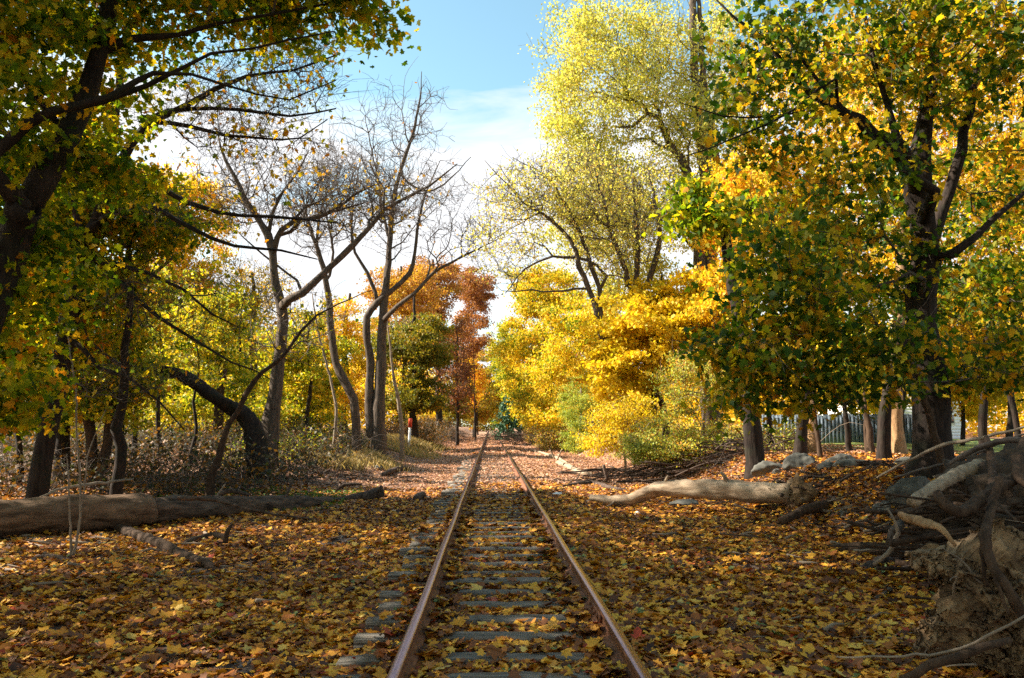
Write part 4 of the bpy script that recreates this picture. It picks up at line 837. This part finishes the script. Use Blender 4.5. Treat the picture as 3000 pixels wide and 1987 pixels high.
lump('plastic_scrap', 'tiny turquoise scrap on the leaves below the left branches', 'litter', tuple(G(640,1627)+np.array([0,0,.02])), .045, .03, .02, 'bluep', None, 2, .3, 34, flatcuts=2)
# concrete-ish flat stone & individual fallen branches
def branch(label, pts, Yv=None, mat='wood_dark', sides=8, noise=.05, name='fallen_branch', ex=(), wig=.006, lift=0.0):
    q = []
    for p in pts:
        if len(p) > 3: a = P(p[0], p[1], p[3]); 
        else: a = G(p[0], p[1])
        q.append((a[0], a[1], a[2] + lift + (p[2]*a[1]/F*.5 if len(p) < 4 else 0), p[2]*a[1]/F/2))
    d = dens(np.array(q), .08, wig); o0 = d[0, :3].copy(); rt = link(name, None, None, label, 'branch', loc=tuple(o0)); mb = MB(); mb.tube(d[:, :3]-o0, d[:, 3], sides, True, noise); link('limb', mb.mesh('limb', M[mat], True), rt)
    for e in ex:
        q = np.array([(lambda a: (a[0], a[1], a[2], p[2]*a[1]/F/2))(P(p[0], p[1], p[3])) for p in e]); d2 = dens(q, .06, .004); mb = MB(); mb.tube(d2[:, :3]-o0, d2[:, 3], 6, True, .04); link('twig', mb.mesh('twig', M[mat], True), rt)
    return rt
branch('thick broken branch lying diagonally below the long left log', [(292,1538,26),(340,1560,27),(400,1585,30),(470,1612,32),(540,1645,30),(600,1668,26),(640,1685,16)], mat='bark_brown', noise=.10)
branch('forked grey branch with an upturned end in front of the left log', [(535,1608,16),(570,1596,24),(620,1585,24),(690,1590,18)], mat='bark_brown', noise=.1, ex=[[(660,1590,16,11.2),(666,1560,14,11.2),(680,1535,8,11.2)]])
branch('dark low branch at the left edge beneath the sapling', [(60,1665,10),(110,1650,20),(165,1645,20),(205,1662,10)], mat='wood_dark')
branch('pale curved stick lying behind the left log', [(118,1457,6,13.8),(180,1432,8,14.2),(240,1422,9,14.6),(320,1412,8,15.2),(390,1404,5,15.8)], mat='twig_pale')
branch('grey stick standing up behind the left log', [(632,1462,7,16.5),(645,1440,6,16.5),(660,1418,4,16.5)], mat='twig_pale')
branch('dark branch resting across the bank below the boulders', [(2290,1528,22,13.0),(2360,1495,30,13.4),(2440,1478,34,14),(2520,1455,30,14.6),(2590,1435,22,15.2)], mat='bark_brown', noise=.08)
branch('thick old limb lying among the leaves left of the clay mass', [(2440,1615,18),(2500,1628,40),(2560,1632,46),(2620,1628,30)], mat='bark_brown', noise=.14)
branch('dark rotten limb below the thick old one', [(2520,1682,16),(2580,1668,36),(2640,1645,40),(2690,1632,26)], mat='wood_dark', noise=.14)
branch('dark rotten limb curving into the clay mass', [(2600,1705,16),(2660,1685,34),(2720,1660,40)], mat='wood_dark', noise=.14)
branch('thin pale stick lying over the thick old limb', [(2500,1612,6,8.6),(2580,1612,7,8.5),(2640,1606,8,8.4),(2720,1592,8,8.3)], mat='twig_pale')
branch('leaning stub of wood left of the clay mass', [(2608,1600,34,8.0),(2622,1560,32,8.0),(2636,1535,28,8.1)], mat='bark_grey', noise=.08)
branch('forked pale stick propped left of the clay mass', [(2560,1655,10,7.8),(2600,1620,12,7.7),(2632,1560,13,7.6),(2618,1520,8,7.6),(2600,1490,5,7.6)], mat='twig_pale')
branch('grey sunlit stick lying in the leaves, lower right', [(2500,1835,20),(2550,1790,24),(2600,1750,20),(2630,1722,16)], mat='bark_grey', noise=.08)
branch('blue-grey split rail of wood at the lower right', [(2650,1850,24),(2700,1905,34),(2750,1955,36),(2800,2010,30)], mat='sleeper', noise=.16)
branch('long brown branch crossing the bottom right corner', [(2640,1995,26,4.9),(2720,1950,28,4.85),(2800,1925,27,4.8),(2890,1895,24,4.8),(2960,1876,18,4.8)], mat='bark_brown', noise=.05)
branch('thin straight twig lying across the lower right leaves', [(2450,1925,5,5.3),(2600,1922,7,5.1),(2760,1915,9,4.9),(2900,1860,8,4.7),(3010,1800,6,4.6)], mat='twig_pale')
branch('thin twig slanting through the lower right leaves', [(2300,1840,6),(2380,1875,6),(2460,1905,6),(2560,1935,5)], mat='twig_pale')
branch('long pale stick arching over the bank to the big maple', [(2570,1400,7,11),(2660,1350,8,10.6),(2760,1305,10,10.2),(2870,1285,10,9.8),(3010,1250,8,9.4)], mat='twig_pale')
branch('second long stick below the arching one', [(2620,1400,6,9.5),(2720,1370,8,9.2),(2810,1350,8,9.0),(2900,1310,7,8.8),(3010,1270,6,8.6)], mat='twig')
branch('barkless pale log end poking out of the root heap', [(2672,1475,34,7.6),(2720,1440,38,7.8),(2780,1405,40,8.1),(2850,1372,38,8.5),(2930,1340,34,9)], mat='wood', sides=14, noise=.05, name='fallen_log')
branch('pale driftwood-like branch at the sunny edge right of the track', [(1560,1323,6),(1600,1335,8),(1640,1350,9),(1690,1385,8)], mat='wood', ex=[[(1625,1345,5,38),(1618,1330,4,38),(1612,1318,3,38)],[(1632,1348,5,37),(1640,1330,4,37),(1645,1318,3,37)]])
branch('dark bent branch below the pale driftwood', [(1640,1388,6),(1700,1392,6),(1760,1400,8),(1830,1405,6)], mat='wood_dark')
branch('pale broken plank-like limb at the end of the brush pile', [(1635,1362,14),(1670,1378,16),(1700,1392,16),(1735,1398,14)], mat='wood', noise=.12)
branch('dark snake-like branch in front of the brush pile', [(1640,1430,8),(1700,1424,12),(1740,1422,13),(1790,1436,13),(1840,1440,8)], mat='wood_dark', noise=.08)
branch('short upright dark stub in the brush pile', [(1782,1408,12,22),(1774,1385,10,22),(1768,1362,8,22)], mat='wood_dark')
branch('dark forked deadwood left of the track near the sunlit edge', [(1118,1398,12),(1150,1388,16),(1180,1380,15),(1200,1382,12)], mat='wood_dark', noise=.12)
branch('long low dark branch under the striped marker post', [(1120,1318,8),(1150,1325,9),(1190,1328,9),(1225,1334,6),(1258,1336,3)], mat='wood_dark')
branch('twisted dark driftwood above the tip of the left log', [(985,1440,7,20.5),(1000,1425,9,20.5),(1030,1418,9,20.5),(1060,1420,6,20.5)], mat='wood_dark')
branch('grey leaning stick behind the tip of the left log', [(832,1465,7,19),(845,1435,8,19),(858,1405,6,19)], mat='bark_grey')
branch('short round log end beside the left row of sleepers', [(1218,1474,20),(1228,1466,22),(1240,1462,20)], mat='wood_dark', sides=12)
branch('dark branch poking up behind the left log', [(640,1450,14,17.5),(680,1438,13,17.5),(730,1452,9,17.5)], mat='wood_dark')
# brush pile: heap of sticks right of the track, uncountable
def brush(label, spots, tw='wood_dark', name='brush_pile'):
    mb = MB()
    for (x, y, rad, hg, n, ln, yaw) in spots:
        for i in range(n):
            a = yaw + R.normal(0, .45); l_ = ln*R.uniform(.4, 1.2); c = np.array([x+R.normal(0, rad*1.2), y+R.normal(0, rad*.6), 0]); c[2] = float(H(c[0], c[1])) + hg*R.random()
            d = np.array([math.cos(a), math.sin(a), R.normal(0, .14)])*l_/2; s_ = c-d; e = c+d; s_[2] = max(s_[2], float(H(s_[0], s_[1]))+.01); e[2] = max(e[2], float(H(e[0], e[1]))+.01)
            mid = c + R.normal(0, .05, 3)*l_; q = dens([s_, mid, e], .25); r0 = R.choice([.008,.014,.024,.04], p=[.4,.35,.18,.07]); mb.tube(q, np.linspace(r0, r0*.4, len(q)), 5, True, .05)
    link(name, mb.mesh(name, M[tw], True), None, label, 'brush pile', kind='stuff')
g1, g2, g3 = G(1850,1405), G(2040,1375), G(1960,1395)
brush('tangled heap of dark dead branches between the pale log and the bushes', [(g1[0],g1[1],1.0,.30,60,1.9,.3),(g2[0],g2[1],1.2,.5,90,2.3,.4),(g3[0],g3[1],1.1,.35,70,2.0,.35),(G(2150,1350)[0],G(2150,1350)[1],.8,.6,60,1.8,.3)])
g1 = G(1560,1300); brush('dark tangled brush on the far right bank of the track', [(g1[0]+.8,g1[1],2.5,.9,160,2.4,.2),(g1[0]+1.5,g1[1]+9,2.5,1.0,160,2.4,.2)])
g1 = G(1300,1285); brush('dark tangled brush on the far left side of the track', [(g1[0],g1[1],1.8,.4,80,2.0,.1),(G(1345,1275)[0],G(1345,1275)[1],2,.6,80,2.2,.1)])
g1 = G(900,1405); brush('scattered dead sticks left of the track behind the log', [(g1[0],g1[1],1.4,.12,45,1.1,.2),(G(1020,1400)[0],G(1020,1400)[1],1.2,.08,35,.9,.1),(G(560,1440)[0],G(560,1440)[1],1.6,.12,30,1.3,.2)])
brush('dark twigs and broken branches strewn down the right bank', [(5.6,17.5,.7,.2,36,1.1,.3),(5.7,12.5,.7,.12,20,.7,.4),(5.0,9.0,.6,.1,20,.5,.3),(6.6,15,.7,.2,36,1.1,.5),(4.2,7.4,.4,.08,16,.45,.5)])
g1 = G(600,1700); brush('small twigs scattered over the shaded leaves in front of the long left log', [(g1[0],g1[1],1.6,.04,60,.5,.2),(G(250,1600)[0],G(250,1600)[1],1.5,.04,40,.7,.3)], 'twig_pale')
g1 = G(2450,1560); brush('small twigs scattered over the shaded leaves right of the track', [(g1[0],g1[1],1.5,.05,70,.6,.2),(G(2200,1650)[0],G(2200,1650)[1],1.2,.03,40,.4,.0),(G(2600,1850)[0],G(2600,1850)[1],.7,.05,40,.5,.4)], 'twig_pale')
# uprooted clay mass
c = P(2985, 1700, 5.7); c[2] = .27
rt = link('uprooted_stump', None, None, 'big mass of tan clay and torn roots from an uprooted tree in the right foreground', 'uprooted stump', loc=tuple(c))
import bmesh
bm = bmesh.new(); bmesh.ops.create_icosphere(bm, subdivisions=7, radius=1)
for v in bm.verts:
    p = np.array(v.co); 
    f = 1 + .16*float(wob(p[0]*2+1, p[1]*2+p[2]*2, 1, 3)) + .09*float(wob(p[2]*5, p[0]*5+p[1]*3, 1, 5)) + .045*float(wob(p[2]*13, p[0]*12-p[1]*10, 1, 7)) + .02*float(wob(p[2]*31, p[0]*29-p[1]*27, 1, 7))
    rx = .66 - .10*p[2] if p[2] < 0 else .58
    v.co = (p[0]*rx*f*1.0 + .10*max(0, -p[2])*0 + .18*0, p[1]*.45*f, p[2]*.62*f)
    if v.co.x < 0 and v.co.z > .25: v.co.x *= 1.0 + .7*math.exp(-((v.co.z-.42)/.12)**2)
from mathutils import noise as mn
bm.normal_update(); nn = [(v, v.normal.copy(), v.co.copy()) for v in bm.verts]
for v, nv, co in nn:
    q = mn.fractal(co*4.5, 1, 2.2, 6) ; r_ = mn.ridged_multi_fractal(co*3.2 + Vector((4,1,2)), 1, 2.1, 5, 1, 2)
    v.co = co + nv*(.030*q - .032*r_)
for f in bm.faces: f.smooth = True
me = bpy.data.meshes.new('soil_mass'); bm.to_mesh(me); bm.free(); me.materials.append(M['clay']); link('soil_mass', me, rt)
def rt_path(pts, name='root', mat='bark_brown', sides=12, noise=.13):
    q = np.array([(lambda a: (*(a-c), p[2]*p[3]/F/2))(P(p[0], p[1], p[3])) for p in pts]); d = dens(q, .04, .004); mb = MB(); mb.tube(d[:, :3], d[:, 3], sides, True, noise); link(name, mb.mesh(name, M[mat], True), rt)
rt_path([(2930,1400,26,5.6),(2900,1510,24,5.45),(2885,1570,28,5.3),(2900,1640,28,5.25),(2935,1700,30,5.2),(2980,1770,34,5.15),(3030,1850,34,5.1)])
rt_path([(2745,1440,20,5.5),(2770,1480,34,5.45),(2810,1500,38,5.5),(2870,1470,38,5.6),(2940,1420,36,5.8),(3020,1380,34,6.0)])
rt_path([(2640,1510,20,5.9),(2700,1530,26,5.6),(2760,1550,18,5.4),(2800,1600,8,5.35)], mat='bark_tan')
rt_path([(2880,1560,16,5.35),(2878,1640,14,5.3),(2890,1720,10,5.3)]); rt_path([(2900,1600,14,5.3),(2920,1700,12,5.2),(2955,1800,8,5.15)])
rt_path([(2890,1280,14,6.6),(2905,1350,20,6.3),(2910,1430,26,5.9)]); rt_path([(3010,1290,30,6.2),(2985,1340,34,6.0),(2990,1400,34,5.8),(3020,1430,30,5.7)])
rt_path([(2780,1360,10,6.6),(2830,1330,16,6.5),(2900,1300,18,6.4),(2990,1290,16,6.3)], mat='twig')
mb = MB()
for k in range(42):
    d = R.normal(size=3); d /= np.linalg.norm(d); d[1] = -abs(d[1]); rootlet(d*np.array([.6,.42,.55]), d*np.array([1,.7,1])+np.array([0,0,.2]), R.uniform(.15,.6), R.uniform(.003,.012), mb, .35, 4)
link('rootlets', mb.mesh('rootlets', M['twig_pale']), rt)
brush('dark tangle of roots and canes heaped on the right edge above the clay mass', [(P(2960,1300,7.6)[0],7.6,.45,1.1,130,1.2,.5),(P(2900,1350,8.6)[0],8.6,.5,.9,90,1.2,.3)], 'bark_brown', 'root_heap')
lump('earth_mound', 'dark mound of earth under the root heap at the right edge', 'mound', (P(2960,1400,8.4)[0]+.5, 8.4, .35), 1.4, 1.2, .95, 'soil_dark', None, 6, .4, 44)
# ------------------------------------------------------------------ fence and house
rt = link('picket_fence', None, None, 'blue-grey wooden picket fence across the lawn behind the right trunks', 'fence', loc=(0,0,0))
A0, A1 = P(2235, 1300, 36.5), P(2760, 1300, 33.5); n = 92; d = (A1-A0)/n; pk = MB(); ang = math.atan2(d[1], d[0])
for i in range(n):
    q = A0 + d*(i+.5); z = float(H(q[0], q[1]))+.03; hh = 1.25 + R.normal(0, .012); s_ = .03 if i % 2 else -.03
    pk.box((q[0]-math.sin(ang)*s_, q[1]+math.cos(ang)*s_, z+.05+hh/2), (.105, .02, hh), ang)
    pk.box((q[0]-math.sin(ang)*s_, q[1]+math.cos(ang)*s_, z+.05+hh+.015), (.07, .018, .03), ang)
link('pickets', pk.mesh('pickets', M['fence']), rt)
rl = MB()
for hz in (.35, 1.0): mid = (A0+A1)/2; rl.box((mid[0], mid[1], float(H(mid[0], mid[1]))+.08+hz), (np.linalg.norm((A1-A0)[:2]), .035, .09), ang)
link('rail', rl.mesh('rail', M['fence']), rt)
def house(label, x, y, wd, dp, hh, rot):
    rt = link('house', None, None, label, 'house', loc=(x, y, float(H(x, y)))); rt.rotation_euler = (0, 0, rot)
    mb = MB(); a, b = wd/2, dp/2; rf = 1.9
    v = [(-a,-b,-.5),(a,-b,-.5),(a,b,-.5),(-a,b,-.5),(-a,-b,hh),(a,-b,hh),(a,b,hh),(-a,b,hh),(-a,0,hh+rf),(a,0,hh+rf)]
    mb.add(v, [(0,1,5,4),(2,3,7,6),(1,2,6,9,5),(3,0,4,8,7)])
    for k in range(int(hh/.2)): mb.box((0, -b-.012, .2*k+.1), (wd, .014, .17)); mb.box((-a-.012, 0, .2*k+.1), (.014, dp, .17))
    link('wall', mb.mesh('wall', M['siding']), rt)
    mb = MB(); t = .12; sl = math.hypot(b+.35, rf*(b+.35)/b)
    zz = rf*.35/b
    for s in (-1, 1):
        p0 = np.array([(-a-.3, s*(b+.35), hh-zz+.02), (a+.3, s*(b+.35), hh-zz+.02), (a+.3, 0, hh+rf+.02), (-a-.3, 0, hh+rf+.02)]); p1 = p0 + np.array([0, 0, t])
        mb.add(np.vstack([p0, p1]), [(0,1,2,3),(7,6,5,4),(0,4,5,1),(1,5,6,2),(3,2,6,7),(0,3,7,4)])
    link('roof', mb.mesh('roof', M['roof']), rt)
    for k, xx in enumerate(np.linspace(-a*.6, a*.6, 3)):
        mb = MB(); mb.box((xx, -b-.03, 1.6), (1.1, .05, 1.35)); wf = link('window', mb.mesh('window', M['whitep']), rt)
        mb = MB(); mb.box((xx, -b-.058, 1.92), (.92, .012, .52)); mb.box((xx, -b-.058, 1.28), (.92, .012, .52)); link('pane', mb.mesh('pane', M['glass']), wf)
q = P(2690, 1230, 49); house('white clapboard house behind the fence, showing left of the big maple trunk', q[0]-0.7, 51.5, 6.5, 6, 3.2, .25)
